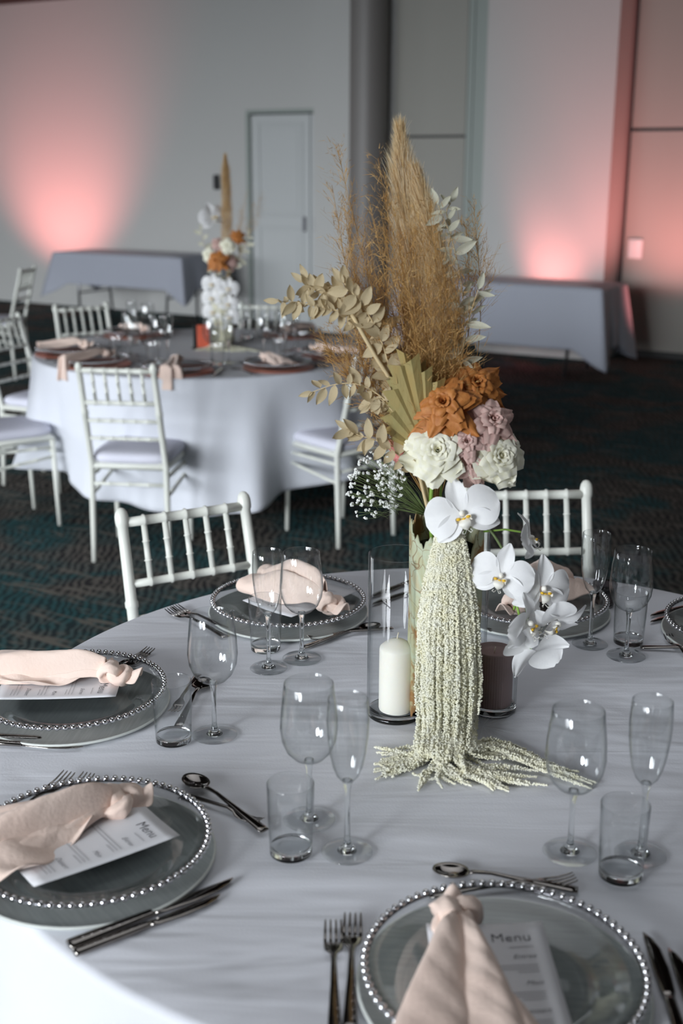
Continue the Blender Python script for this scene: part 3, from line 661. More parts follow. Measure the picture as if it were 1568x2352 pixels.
# cutlery: built along +x, tip or bowl at +x end, lying on z=0
def strip(sec, n=10, flat=True):
    vs = []; m = len(sec)
    for x, yc, w, z, th in sec:
        for k in range(n):
            q = 2 * PI * k / n; c, s_ = math.cos(q), math.sin(q); e = 2.6
            rr = 1 / (abs(c) ** e + abs(s_) ** e) ** (1 / e); vs.append((x, yc + c * rr * w, z + s_ * rr * th))
    fs = [(i * n + k, i * n + (k + 1) % n, (i + 1) * n + (k + 1) % n, (i + 1) * n + k) for i in range(m - 1) for k in range(n)] + [tuple(range(n - 1, -1, -1)), tuple(range((m - 1) * n, m * n))]
    return vs, fs
def make_knife():
    t = thing('knife', 'x', 'cutlery')
    MB().add(*strip([(-.115, 0, .0082, .0045, .0036), (-.11, 0, .0088, .0045, .0042), (-.05, 0, .0075, .0045, .0040), (-.006, 0, .0062, .0045, .0036), (-.001, 0, .0048, .0045, .0030)], 12)).build('handle', M['gunmetal'], t)
    MB().add(*strip([(-.002, 0, .0055, .0045, .0028), (.010, -.001, .0080, .0042, .0015), (.05, -.001, .0098, .0042, .0012), (.085, .0005, .0085, .0042, .0010), (.105, .0035, .0050, .0042, .0008), (.115, .0070, .0008, .0042, .0006)], 8)).build('blade', M['gunmetal'], t); return t
def make_fork(L=.20):
    t = thing('fork', 'x', 'cutlery'); k = L / .20
    MB().add(*strip([(-.10 * k, 0, .0078, .0035, .0016), (-.09 * k, 0, .0082, .004, .0020), (-.02 * k, 0, .0045, .008, .0022), (.02 * k, 0, .0032, .010, .0022), (.035 * k, 0, .0045, .008, .0018), (.045 * k, 0, .0105, .0055, .0013), (.055 * k, 0, .0118, .0045, .0012), (.062 * k, 0, .0118, .004, .0011)], 10)).build('handle', M['gunmetal'], t)
    for i in range(4):
        y = (-1.5 + i) * .0066; MB().add(*strip([(.060 * k, y, .0019, .004, .0010), (.080 * k, y, .0017, .0045, .0010), (.096 * k, y * .97, .0014, .008, .0009), (.100 * k, y * .97, .0007, .0095, .0006)], 6)).build('tine', M['gunmetal'], t)
    return t
def make_spoon(L=.20):
    t = thing('spoon', 'x', 'cutlery'); k = L / .20
    MB().add(*strip([(-.10 * k, 0, .0078, .0035, .0016), (-.09 * k, 0, .0082, .004, .0020), (-.02 * k, 0, .0045, .008, .0022), (.02 * k, 0, .0030, .011, .0022), (.045 * k, 0, .0034, .0095, .0022), (.052 * k, 0, .0060, .0080, .0012)], 10)).build('handle', M['gunmetal'], t)
    def b(a, c):
        q = a * 2 * PI; r = c; x = .075 * k + .026 * k * r * math.cos(q) * (1 + .08 * math.cos(q)); y = .0185 * r * math.sin(q)
        return (x, y, .0085 - .0078 * (1 - r ** 2.2))
    o = MB().grid(b, 28, 7, True).build('bowl', M['gunmetal'], t); solid(o, .0013, 1); return t
knife0, fork0, spoon0 = make_knife(), make_fork(), make_spoon()
for q in (knife0, fork0, spoon0): index(q)
PROTO.update({'kn': knife0, 'fo': fork0, 'sp': spoon0})
def put_m(kind, mw, lab, group=None):
    pr = PROTO[kind]
    if kind not in USED: USED.add(kind); pr.matrix_world = mw; tag(pr, lab, None, group); return pr
    return dup(pr, lab, group, mw=mw)
def lay(kind, tip, end, lab, group, dz=0.0, L=None):     # from the tip pixel to the handle end pixel on the cloth
    a, b = at(*tip, TZ + .004), at(*end, TZ + .004)
    full = {'kn': .23, 'fo': .20, 'sp': .20}[kind]; s = (a - b).length / full
    if L: s = L / full; b = a - (a - b).normalized() * L
    c = (a + b) / 2; d = a - b
    mw = Matrix.Translation((c.x, c.y, TZ + .001 + dz)) @ Matrix.Rotation(math.atan2(d.y, d.x), 4, 'Z') @ Matrix.Diagonal((s, min(s, 1.1), 1, 1))
    return put_m(kind, mw, lab, group)
CG = 'cutlery on the near table'
lay('kn', (541, 2024), (157, 2172), 'longer dark knife right of the bottom left plate, next to its rim', CG)
lay('kn', (511, 2061), (170, 2190), 'shorter dark knife right of the bottom left plate, farther from its rim', CG)
lay('fo', (160, 1780), (0, 1905), 'fork with tines showing above the bottom left plate, the left one of two', CG, L=.21)
lay('fo', (205, 1783), (60, 1910), 'fork with tines showing above the bottom left plate, the right one of two', CG, L=.20)
lay('sp', (430, 1790), (608, 1913), 'dark dessert spoon lying above the bottom left plate', CG, dz=.003)
lay('fo', (600, 1893), (412, 1822), 'dark dessert fork lying under the spoon above the bottom left plate', CG)
lay('kn', (240, 1705), (-55, 1692), 'dark knife below the left plate, the one nearer its rim', CG)
lay('kn', (189, 1720), (-80, 1702), 'dark knife below the left plate, the one farther from its rim', CG)
lay('fo', (347, 1494), (180, 1580), 'fork with its tips peeping out behind the left plate', CG, L=.2)
lay('fo', (337, 1506), (165, 1588), 'second fork tucked behind the left plate rim', CG, L=.2)
lay('sp', (470, 1562), (412, 1664), 'dessert spoon behind the wine glass beside the left plate', CG, L=.19)
lay('fo', (396, 1642), (448, 1560), 'dessert fork seen through the tumbler beside the left plate', CG, L=.17)
lay('fo', (387, 1402), (545, 1475), 'fork left of the plate by the left chair, the nearer one', CG, L=.2)
lay('fo', (400, 1396), (560, 1462), 'fork left of the plate by the left chair, the farther one', CG, L=.2)
lay('sp', (868, 1437), (700, 1486), 'dessert spoon below the plate by the left chair', CG, L=.19)
lay('fo', (708, 1470), (862, 1448), 'dessert fork below the plate by the left chair', CG, L=.18)
lay('kn', (845, 1372), (960, 1330), 'dark knife seen through the tall cylinder vase', CG, L=.22)
lay('kn', (850, 1388), (975, 1350), 'second dark knife seen through the tall cylinder vase', CG, L=.22)
lay('fo', (765, 2122), (770, 2480), 'left one of the two forks beside the front plate', CG, L=.20)
lay('fo', (810, 2106), (800, 2480), 'right one of the two forks, nearer the front plate', CG, L=.205)
lay('sp', (998, 2000), (1327, 2045), 'dessert spoon above the front plate', CG)
lay('fo', (1320, 2024), (985, 2058), 'pale gold looking dessert fork above the front plate', CG, dz=.001)
lay('kn', (1490, 2144), (1600, 2500), 'dark knife right of the front plate', CG, L=.235)
lay('kn', (1547, 2180), (1650, 2500), 'second dark knife cut by the right picture edge', CG, L=.22)
lay('kn', (1488, 1414), (1640, 1380), 'upper one of two knives at the right edge behind the wine glass', CG, L=.22)
lay('kn', (1488, 1428), (1640, 1398), 'lower one of two knives at the right edge behind the wine glass', CG, L=.21)
lay('fo', (1532, 1462), (1620, 1560), 'dessert fork at the right edge of the near table', CG, L=.17)
lay('sp', (1690, 1500), (1528, 1490), 'dessert spoon handle at the right edge of the near table', CG, L=.18)
lay('fo', (1118, 1452), (1240, 1440), 'dark fork seen through the low cylinder vase', CG, L=.18)

# the settings of the near table
def smat(p, ang):       # local x = the guest's right, y = towards the table centre
    i = V3(math.cos(ang), math.sin(ang), 0); r = V3(i.y, -i.x, 0)
    return Matrix(((r.x, i.x, 0, p.x), (r.y, i.y, 0, p.y), (0, 0, 1, p.z), (0, 0, 0, 1)))
SET = [('bottom left', 208, 1920, True), ('left', 166, 1578, True), ('by the left chair', 662, 1374, True), ('behind the orchid spray', 1218, 1370, False), ('at the right edge', 1718, 1425, False), ('front', 1157, 2213, True)]
SM = {}
for nm_, x, y, sep in SET:
    p = at(x, y, TZ + ZB); p.z = TZ; i = T1 - p; m = smat(p, math.atan2(i.y, i.x)); SM[nm_] = m
    put_m('c', m @ Matrix.Translation((0, 0, .0004)), 'round grey charger with pale rim under the %s plate' % nm_ if 'the' not in nm_ and nm_ != 'x' else 'round grey charger with pale rim under the plate ' + nm_, 'grey chargers')
    put_m('P' if sep else 'Q', m, ('clear glass plate with silver beaded rim, the %s one' % nm_) if 'the' not in nm_ else 'clear glass plate with silver beaded rim ' + nm_, 'beaded plates on the near table')
def at_local(m, px, py, z):
    p = at(px, py, TZ + z); return m.inverted() @ p
def ang_local(m, p0, p1, z):     # heading of a pixel direction in a setting's own frame
    a, b = at_local(m, *p0, z), at_local(m, *p1, z); d = b - a; return math.atan2(d.y, d.x)
def put_napkin(m, kpx, opx, z, lab, **kw):
    k = at_local(m, *kpx, z + .015); h = ang_local(m, kpx, opx, z)
    n = make_napkin(lab, **kw); n.matrix_world = m @ Matrix.Translation((k.x, k.y, z)) @ Matrix.Rotation(h, 4, 'Z'); return n
put_napkin(SM['front'], (1045, 2112), (1075, 2400), .026, 'blush napkin tied in a knot on the front plate, fanning towards the camera', L=.25, hw=.105, H=.038, n=3.0, seed=1, knot=1.15)
put_napkin(SM['bottom left'], (272, 1842), (-60, 1945), .028, 'blush knotted napkin across the bottom left plate', L=.26, hw=.075, H=.044, n=3.3, seed=2, knot=1.15, twist=-.05, flap=1.0)
put_napkin(SM['left'], (262, 1545), (-60, 1520), .032, 'blush knotted napkin across the left plate', L=.27, hw=.062, H=.044, n=3.0, seed=4, knot=1.1, flap=.7)
put_napkin(SM['by the left chair'], (755, 1385), (590, 1325), .030, 'blush knotted napkin standing up on the plate by the left chair', L=.20, hw=.06, H=.060, n=2.0, seed=5, knot=1.1)
put_napkin(SM['behind the orchid spray'], (1180, 1385), (1340, 1300), .030, 'blush napkin on the plate behind the orchid spray', L=.20, hw=.065, H=.055, n=2.0, seed=6, knot=1.0)
def card_px(m, tl, tr, z, lab):      # top left and top right corner of the card
    a, b = at_local(m, *tl, z), at_local(m, *tr, z); d = (b - a).normalized(); mid = (a + b) / 2; dn = V3(d.y, -d.x, 0)
    c = mid + dn * CL / 2; put_card(m, c.x, c.y, math.atan2(d.y, d.x), z, lab)
card_px(SM['front'], (972, 2128), (1250, 2126), .030, 'white menu card under the napkin on the front plate')
card_px(SM['bottom left'], (308, 1832), (412, 1926), .031, 'white menu card curling on the bottom left plate')
card_px(SM['left'], (290, 1520), (262, 1622), .028, 'white menu card on the left plate below the napkin')
card_px(SM['by the left chair'], (700, 1432), (528, 1376), .028, 'white menu card on the plate by the left chair')

# the settings of the far table
FS = [(182, 797, 'far left behind', .0), (205, 824, 'far left in front', .0), (392, 848, 'front behind the ivory chair back', 0), (678, 838, 'right front', 0), (800, 806, 'right behind the dried leaves', 0), (590, 770, 'back right of the orchids', 0), (365, 768, 'back left of the orchids', 0)]
for i, (x, y, nm_, _) in enumerate(FS):
    p = at(x, y, TZ + ZB); p.z = TZ; d = p - T2; d.z = 0
    p = T2 + d.normalized() * (R2 - .178) + V3(0, 0, TZ); ii = T2 - p; m = smat(p, math.atan2(ii.y, ii.x))
    put_m('k', m @ Matrix.Translation((0, 0, .0004)), 'copper charger on the far table, ' + nm_, 'copper chargers')
    put_m('Q', m, 'beaded glass plate on the far table, ' + nm_, 'beaded plates on the far table')
    nk = make_napkin('blush napkin on the far table, ' + nm_, L=.34 if i in (1, 2) else .21, hw=.045, H=.03, n=2, seed=20 + i, hang=.70 if i in (1, 2) else 0)
    nk.matrix_world = m @ Matrix.Translation((-.02, .075, .034)) @ Matrix.Rotation(-PI / 2 + (-.1 + .1 * (i % 3)), 4, 'Z')
    for k, a, b in (('w', .10, .30), ('f', .185, .285), ('t', .145, .225)):
        q = m @ V3(a, b, .0005); put(k, q, {'w': 'wine glass', 'f': 'champagne flute', 't': 'tumbler'}[k] + ' on the far table by the plate ' + nm_, 'glassware on the far table')
    put_m('kn', m @ Matrix.Translation((.185, .0, .001)) @ Matrix.Rotation(PI / 2, 4, 'Z'), 'dark knife on the far table by the plate ' + nm_, 'cutlery on the far table')
    put_m('fo', m @ Matrix.Translation((-.195, .0, .001)) @ Matrix.Rotation(PI / 2, 4, 'Z'), 'dark fork on the far table by the plate ' + nm_, 'cutlery on the far table')
    put_m('sp', m @ Matrix.Translation((0, .195, .001)) @ Matrix.Rotation(PI, 4, 'Z'), 'dark spoon on the far table by the plate ' + nm_, 'cutlery on the far table')

# ================================================================== flowers
def mesh_np(name, V, F, m, smooth=False):
    V = np.asarray(V, dtype=np.float32).reshape(-1, 3); F = np.asarray(F, dtype=np.int32); k = F.shape[1]
    me = bpy.data.meshes.new(name); me.vertices.add(len(V)); me.vertices.foreach_set('co', V.ravel())
    me.loops.add(F.size); me.loops.foreach_set('vertex_index', F.ravel()); me.polygons.add(len(F))
    me.polygons.foreach_set('loop_start', np.arange(0, F.size, k, dtype=np.int32))
    if smooth: me.polygons.foreach_set('use_smooth', np.ones(len(F), dtype=bool))
    me.materials.append(m); me.update(calc_edges=True); me.validate(); return me
def ribbons(P, D, Ln, W, droop=0.0, ns=3, curl=0.0, rng=np.random):
    # P, D: n x 3 starts and directions; narrow bent strips
    n = len(P); D = D / np.linalg.norm(D, axis=1, keepdims=True); rnd = rng.normal(size=(n, 3)); S = np.cross(D, rnd); S /= np.linalg.norm(S, axis=1, keepdims=True) + 1e-9
    N2 = np.cross(D, S); V = []
    for i in range(ns + 1):
        t = i / ns; c = P + D * (Ln * t)[:, None] + np.array([0, 0, -1.0]) * (droop * Ln * t * t)[:, None] + N2 * (curl * Ln * t * t)[:, None]
        w = (W * (1 - .75 * t))[:, None]; V.append(c - S * w / 2); V.append(c + S * w / 2)
    V = np.stack(V, 1).reshape(-1, 3); b = np.arange(n)[:, None] * (2 * (ns + 1)); F = []
    for i in range(ns): F.append(np.concatenate([b + 2 * i, b + 2 * i + 1, b + 2 * i + 3, b + 2 * i + 2], 1))
    return V, np.concatenate(F, 0)
VC = V3(.170, 1.866, 0)       # foot of the bark vase
def fp(px, py, dy=0.0): return dp(px, py, VC.y + dy)

# --- vase with bark wrap
ZTOP = 1.085
def make_vase(lab, c):
    t = thing('bark_vase', lab, 'vase', (c.x, c.y, ZT))
    h = ZTOP - ZT
    MB().lathe([(.0004, .0008), (.050, .0008), (.0525, .004), (.0525, h - .03), (.0515, h - .029), (.0505, h - .03), (.0505, .008), (.0004, .007)], 48).build('glass_cylinder', M['vaseglass'], t)
    rng = np.random.RandomState(3); ph = rng.rand(10) * 6.28
    def jag(a): return .010 * math.sin(7 * a + ph[0]) + .006 * math.sin(19 * a + ph[1]) + .004 * math.sin(43 * a + ph[2])
    def top(a):
        d = abs((a - math.radians(-62) + PI) % (2 * PI) - PI); v = .075 * max(0, 1 - d / .34)
        d2 = abs((a - math.radians(-125) + PI) % (2 * PI) - PI); return h + .012 + jag(a) - v - .030 * max(0, 1 - d2 / .42)
    def fn(ua, vb):
        a = ua * 2 * PI * 1.03; zb = .022 + jag(a + 2) * .8; z = zb + (top(a) - zb) * vb
        r = .0560 + .0022 * math.sin(3 * a + 9 * z) + .0012 * math.sin(11 * a + ph[4]) + (.003 * ua)
        return (r * math.cos(a), r * math.sin(a), z)
    solid(MB().grid(fn, 200, 30).build('bark_wrap', M['bark'], t), .0018, 1); return t
vase1 = make_vase('tall vase wrapped in torn sage and brown bark on the near table', VC)

# --- hanging amaranthus
OCT = np.array([(1, 0, 0), (-1, 0, 0), (0, 1, 0), (0, -1, 0), (0, 0, 1), (0, 0, -1)], float)
OF = np.array([(0, 2, 4), (2, 1, 4), (1, 3, 4), (3, 0, 4), (2, 0, 5), (1, 2, 5), (3, 1, 5), (0, 3, 5)])
def strand_mesh(P, r, m, rng, step=.0011, per=2, blob=(.0015, .0023)):
    P = np.array([tuple(p) for p in P]); seg = np.linalg.norm(np.diff(P, axis=0), axis=1); L = np.concatenate([[0], np.cumsum(seg)]); n = int(L[-1] / step)
    s = np.repeat(np.linspace(0, L[-1], n), per); C = np.stack([np.interp(s, L, P[:, k]) for k in range(3)], 1); k = len(C)
    o = rng.normal(size=(k, 3)); o /= np.linalg.norm(o, axis=1, keepdims=True); taper = np.clip((L[-1] - s) / .03, .25, 1)[:, None]
    C = C + o * r * taper * rng.uniform(.7, 1.1, (k, 1)); sz = rng.uniform(*blob, (k, 1, 1))
    V = C[:, None, :] + OCT[None] * sz * rng.uniform(.7, 1.3, (k, 6, 1)); F = (OF[None] + (np.arange(k) * 6)[:, None, None]).reshape(-1, 3)
    return mesh_np('tassel', V.reshape(-1, 3), F, m, False)
amar = thing('hanging_amaranthus', 'cream hanging amaranthus tassels pouring down the bark vase onto the near table', 'flower', (VC.x, VC.y - .06, 1.10))
index(amar); rng = np.random.RandomState(12); off = V3(VC.x, VC.y - .06, 1.10)
NS = 88
for j in range(NS):
    a = -1 + 2 * ((j * 0.6180339) % 1.0); lay_ = rng.uniform(0, 1); bul = math.sqrt(max(0, 1 - a * a))
    j1, j2 = rng.normal(0, 3), rng.normal(0, 5)
    pts = [fp(1034 + 26 * a + j1, 1222 + rng.uniform(-8, 14), -.066 - .010 * lay_), fp(1032 + 44 * a + j1, 1300, -.068 - .012 * lay_ * bul - .008 * bul), fp(1031 + 64 * a + j1, 1420, -.068 - .020 * lay_ * bul - .012 * bul), fp(1030 + 71 * a + j2, 1560, -.066 - .024 * lay_ * bul - .014 * bul)]
    pts.append(fp(1029 + 66 * a + j2, 1655, -.066 - .030 * lay_ * bul - .014 * bul))
    if j % 9 == 4: pts[-1] = fp(1029 + 68 * a + j2, 1640, -.09)
    if j % 9 != 4:
        zf = TZ + .0045 + .008 * rng.uniform(0, 1)
        if a < -.45: ex, ey = rng.uniform(858, 905), rng.uniform(1712, 1792); mx_ = (960, 1742)
        elif a < .12: ex, ey = rng.uniform(930, 1200), rng.uniform(1770, 1822); mx_ = (1000 + (ex - 930) * .15, 1765)
        elif a < .5: ex, ey = rng.uniform(1110, 1275), rng.uniform(1765, 1820); mx_ = (1075, 1762)
        else: ex, ey = rng.uniform(1200, 1390), 0; ey = 1728 + (ex - 1200) * .46 + rng.uniform(-14, 12); mx_ = (1130, 1718)
        l1 = at(1026 + 70 * a + j2, 1712 + 22 * (1 - abs(a)) , zf + .012); l2 = at(mx_[0] + rng.normal(0, 8), mx_[1] + rng.normal(0, 9), zf); l4 = at(ex, ey, TZ + .0045)
        l3 = (l2 + l4) / 2 + V3(rng.normal(0, .006), rng.normal(0, .010), 0)
        pts += [l1, l2, l3, l4]
    me = strand_mesh([p - off for p in smooth_path(pts, 70)], .0034 + .0008 * rng.uniform(-1, 1), M['amar'], rng)
    link('tassel', me, amar)

# --- roses
def petal_mb(R0, R1, Z0, H, phi, W, roll, point, rng, nu=8, nv=8):
    p1, p2 = rng.rand() * 6, rng.rand() * 6
    def fn(a, b):
        u = 2 * a - 1; v = b; w = W * (v ** .5) * (1 - (.45 + 2.0 * point) * max(0, (v - .55) / .45) ** 1.8)
        R = R0 + (R1 - R0) * v ** 1.5; Z = Z0 + H * math.sin(min(1, v * 1.02) * PI / 2)
        vv = max(0, (v - .62) / .38); e = abs(u) ** 2.5
        R += roll * (vv ** 1.6) + roll * .55 * e * v; Z -= roll * .9 * vv ** 2.2 + roll * .30 * e * v
        R += point * (1 - abs(u)) * vv; Z += .025 * math.sin(5 * u + p1) * v + .015 * math.sin(9 * u + p2) * v
        R = max(R, .015); g = phi + max(-1.5, min(1.5, u * w / max(R, .10)))
        return (R * math.cos(g), R * math.sin(g), Z)
    return MB().grid(fn, nu, nv)
def make_rose(lab, m, seed, kind='reflexed', stem=None):
    t = thing('rose', lab, 'rose'); rng = np.random.RandomState(seed)
    if kind == 'reflexed':
        lay_ = [(3, .04, .08, .30, .46, .15, .00, 0), (4, .06, .18, .24, .54, .26, .04, .02), (5, .08, .33, .16, .58, .34, .09, .05), (6, .10, .52, .08, .54, .40, .15, .09), (6, .12, .72, .02, .42, .46, .20, .14), (7, .12, .88, -.05, .20, .46, .22, .18)]
    else:
        lay_ = [(3, .04, .08, .30, .42, .15, .0, 0), (3, .06, .19, .24, .48, .28, .03, 0), (4, .09, .32, .18, .50, .36, .03, 0), (4, .12, .46, .10, .54, .50, .05, 0), (5, .16, .62, .04, .52, .58, .08, .0), (5, .20, .80, -.02, .40, .62, .12, .04), (4, .2, .92, -.06, .20, .60, .16, .10)]
    k0 = 0
    for n, R0, R1, Z0, H, W, roll, pt in lay_:
        k0 += 1
        for i in range(n):
            phi = 2 * PI * i / n + k0 * 1.1 + rng.uniform(-.15, .15)
            o = petal_mb(R0, R1 * rng.uniform(.93, 1.08), Z0, H * rng.uniform(.92, 1.06), phi, W * rng.uniform(.92, 1.1), roll * rng.uniform(.7, 1.4), pt * rng.uniform(.5, 1.5), rng).build('petal', m, t)
    MB().lathe([(.0, -.16), (.08, -.14), (.14, -.06), (.15, .02), (.10, .06)], 12).build('calyx', M['green'], t)
    return t
def put_rose(proto, lab, p, face, s, roll=0, group='roses in the near arrangement', first=[set()]):
    mw = frame(p, face, (0, 0, 1), s, roll)
    if proto.name not in first[0]: first[0].add(proto.name); index(proto); proto.matrix_world = mw; tag(proto, lab, None, group); return proto
    return dup(proto, lab, group, mw=mw)
rustP = make_rose('x', M['rust'], 1); blushP = make_rose('x', M['blush'], 2); whiteP = make_rose('x', M['white'], 3, 'garden'); coralP = make_rose('x', M['coral'], 4)
put_rose(rustP, 'large rust coloured rose, the lower and nearer of two', fp(1022, 938, -.045), (-.22, -1, .62), .050)
put_rose(rustP, 'large rust coloured rose behind and right of the nearer rust one', fp(1080, 896, .0), (.30, -.9, .62), .052, 1.2)
put_rose(whiteP, 'greenish white rose under the nearer rust rose', fp(1004, 1040, -.055), (-.05, -1, .45), .050)
put_rose(whiteP, 'greenish white rose at the right end of the arrangement, drooping lower petals', fp(1132, 1052, -.040), (.45, -1, .42), .049, .7)
put_rose(blushP, 'dusty pink rose between the rust rose and the right white rose', fp(1112, 978, -.030), (.40, -.9, .6), .050)
put_rose(blushP, 'small dusty pink rose between the two white roses', fp(1068, 1020, -.055), (.05, -1, .5), .034, .5)
put_rose(blushP, 'dusty pink rose mostly hidden low between the white roses', fp(1082, 1064, -.050), (.1, -1, .05), .032, 1.5)
put_rose(coralP, 'coral pink bloom half hidden behind dried leaves at the left of the vase mouth', fp(932, 1020, .010), (-.5, -.8, .2), .030, .2)
# loose guard petals
def guard(base, tip, w, m, lab, sag=.006, up=.4):
    d = tip - base; L = d.length; s = V3(0, -1, up).cross(d).normalized(); nn = d.normalized().cross(s)
    def fn(a, b):
        u = 2 * a - 1; ww = w * (math.sin(PI * min(1, .12 + .80 * b)) ** .7); q = base + d * (b * (1 - .10 * abs(u) ** 2)) + s * u * ww + nn * (sag * u * u * 1.2 - sag * math.sin(PI * b)) + nn * .003 * math.sin(7 * u + 5 * b)
        return q
    o = MB().grid(fn, 8, 9).build('rose_petal', m, None); tag(o, lab, 'petal', 'loose guard petals'); return o
guard(fp(985, 1062, -.060), fp(915, 1055, -.06), .020, M['white'], 'long white guard petal reaching left from the left white rose')
guard(fp(1015, 1064, -.065), fp(1062, 1076, -.08), .022, M['white'], 'white guard petal hanging below the left white rose')
guard(fp(1130, 1068, -.055), fp(1140, 1112, -.07), .024, M['white'], 'white guard petal hanging lowest under the right white rose')
guard(fp(1145, 1070, -.050), fp(1180, 1108, -.06), .020, M['white'], 'white guard petal pointing down and right under the right white rose')
def stems(lab, paths, r, m, name='flower_stem', g='stems in the bark vase'):
    for i, P in enumerate(paths):
        o = MB().tube(smooth_path(P, 14), r, 8).build(name, m, None); tag(o, lab[i], 'stem', g)
mouth = V3(VC.x, VC.y, 1.0)
stems(['bright green rose stem dropping from the left white rose into the vase', 'green rose stem under the right white rose', 'green rose stem showing between rust and white roses'],
      [[fp(998, 1060, -.02), fp(992, 1110, -.025), fp(988, 1190, -.02), fp(1000, 1330, .0)], [fp(1118, 1060, .0), fp(1098, 1105, .0), fp(1060, 1190, .01), fp(1030, 1330, .02)], [fp(1018, 950, .0), fp(1014, 1000, .01), fp(1010, 1100, .0), fp(1012, 1330, .01)]], .0034, M['green'])

# --- orchids
def opet(L, W, kind, seed):
    rng = np.random.RandomState(seed); p1 = rng.rand() * 6
    def fn(a, b):
        u = 2 * a - 1; v = b
        if kind == 'petal': w = W * (math.sin(PI * min(1, max(0, v ** 1.15 * .93 + .035))) ** .55) * (1 if v > .18 else .35 + v * 3.6)
        else: w = W * math.sin(PI * min(1, (v * .90 + .06))) ** .62
        y = u * w; x = .07 + L * v * (1 + (.06 * (1 - u * u) if kind != 'petal' else 0))
        z = .10 * math.sin(PI * v * .8) - .16 * v * v + .09 * u * u * (1 if kind == 'petal' else 1.3) * math.sin(PI * v) - .03 * math.exp(-(u / .12) ** 2) * v * .6 + .018 * math.sin(6 * u + p1 + 4 * v) * v
        return (x, y, z)
    return MB().grid(fn, 12, 12).mesh('petal', M['orchid'])
OPM = opet(.95, .57, 'petal', 1); OSD = opet(.92, .29, 'sepal', 2); OSL = opet(.90, .30, 'sepal', 3)
lipm = MB(); 
lipm.sphere((0, .02, .16), .085, 12, 8, (1, 1.1, 1.2)); lipm.grid(lambda a, b: ((.16 * (2 * a - 1)) * math.sin(PI * (b * .8 + .15)), -.08 - .36 * b, .20 + .20 * math.sin(b * 3) - .05 * (2 * a - 1) ** 2), 8, 8)
for s_ in (-1, 1):
    lipm.grid(lambda a, b, s_=s_: (s_ * (.05 + .17 * math.sin(b * 2.2)), -.10 + .16 * (a - .5) * math.sin(PI * b + .3) - .06 * b, .16 + .22 * b), 6, 6)
    lipm.tube([(s_ * .02, -.44, .28), (s_ * .08, -.52, .34), (s_ * .14, -.48, .40), (s_ * .10, -.42, .42)], .010, 5)
LIPM = lipm.mesh('lip', M['lip'])
ym = MB(); ym.sphere((.13, -.10, .30), .055, 8, 6, (1.2, .8, .9)); ym.sphere((-.13, -.10, .30), .055, 8, 6, (1.2, .8, .9)); ym.sphere((0, -.13, .27), .05, 8, 6, (1.2, .7, .8)); YM = ym.mesh('callus', M['yellow'])
def bloom(parent, mw, name='bloom'):
    o = link(name, LIPM, parent, mw=mw)
    link('callus', YM, o)
    for ang, me, z in ((90, OSD, -.02), (212, OSL, -.03), (328, OSL, -.03), (8, OPM, .02), (172, OPM, .02)):
        link('petal' if me is OPM else 'sepal', me, o, mw=Matrix.Translation((0, 0, z)) @ Matrix.Rotation(math.radians(ang), 4, 'Z'))
    return o
S_ = .050
t = thing('orchid_bloom', 'single large white orchid bloom at the vase mouth above the cream tassels', 'orchid', fp(1062, 1180, -.085)); index(t)
base = fp(1062, 1180, -.085)
bloom(t, Matrix.Translation(-base) @ frame(base, (-.14, -1, .22), (-.36, 0, 1), .058))
sp_ = thing('orchid_spray', 'arching spray of white orchids falling right of the bark vase over the mauve candle', 'orchid', fp(1120, 1215, -.03)); so = fp(1120, 1215, -.03)
def sb(px, py, dy, face, up, s): b_ = bloom(sp_, Matrix.Translation(-so) @ frame(fp(px, py, dy), face, up, s)); return b_
sb(1152, 1322, -.085, (-.28, -1, .22), (.18, 0, 1), .050)
sb(1243, 1352, -.080, (.38, -1, .20), (.18, 0, 1), .052)
sb(1212, 1238, -.050, (.92, -.22, .30), (-.35, .2, .9), .043)
sb(1208, 1430, -.105, (.80, -.60, -.05), (.15, -.3, 1), .050)
sb(1276, 1425, -.080, (.25, -.65, -.55), (.75, .3, .5), .052)
sb(1228, 1488, -.100, (-.25, .75, .25), (-.55, 0, -.9), .056)
MB().tube(smooth_path([so - so, fp(1096, 1205, -.02) - so, fp(1128, 1222, -.04) - so, fp(1168, 1290, -.055) - so, fp(1205, 1385, -.07) - so, fp(1216, 1470, -.085) - so][1:], 24), .0022, 8).build('stem', M['dgreen'], sp_)
MB().tube([fp(1110, 1221, -.03) - so, fp(1160, 1216, -.04) - so, fp(1196, 1222, -.045) - so], .0017, 6).build('stalk', M['green'], sp_)
MB().tube(smooth_path([fp(1180, 1400, -.08) - so, fp(1184, 1385, -.085) - so, fp(1192, 1412, -.09) - so], 8), .0022, 6).build('stalk', M['green'], sp_)
MB().tube(smooth_path([fp(1198, 1452, -.095) - so, fp(1208, 1470, -.10) - so, fp(1220, 1490, -.10) - so], 8), .0020, 6).build('stalk', M['green'], sp_)
MB().tube(smooth_path([V3(0, 0, 0), fp(1085, 1195, -.01) - so, fp(1045, 1280, .0) - so], 10), .0024, 6).build('stem', M['dgreen'], sp_)

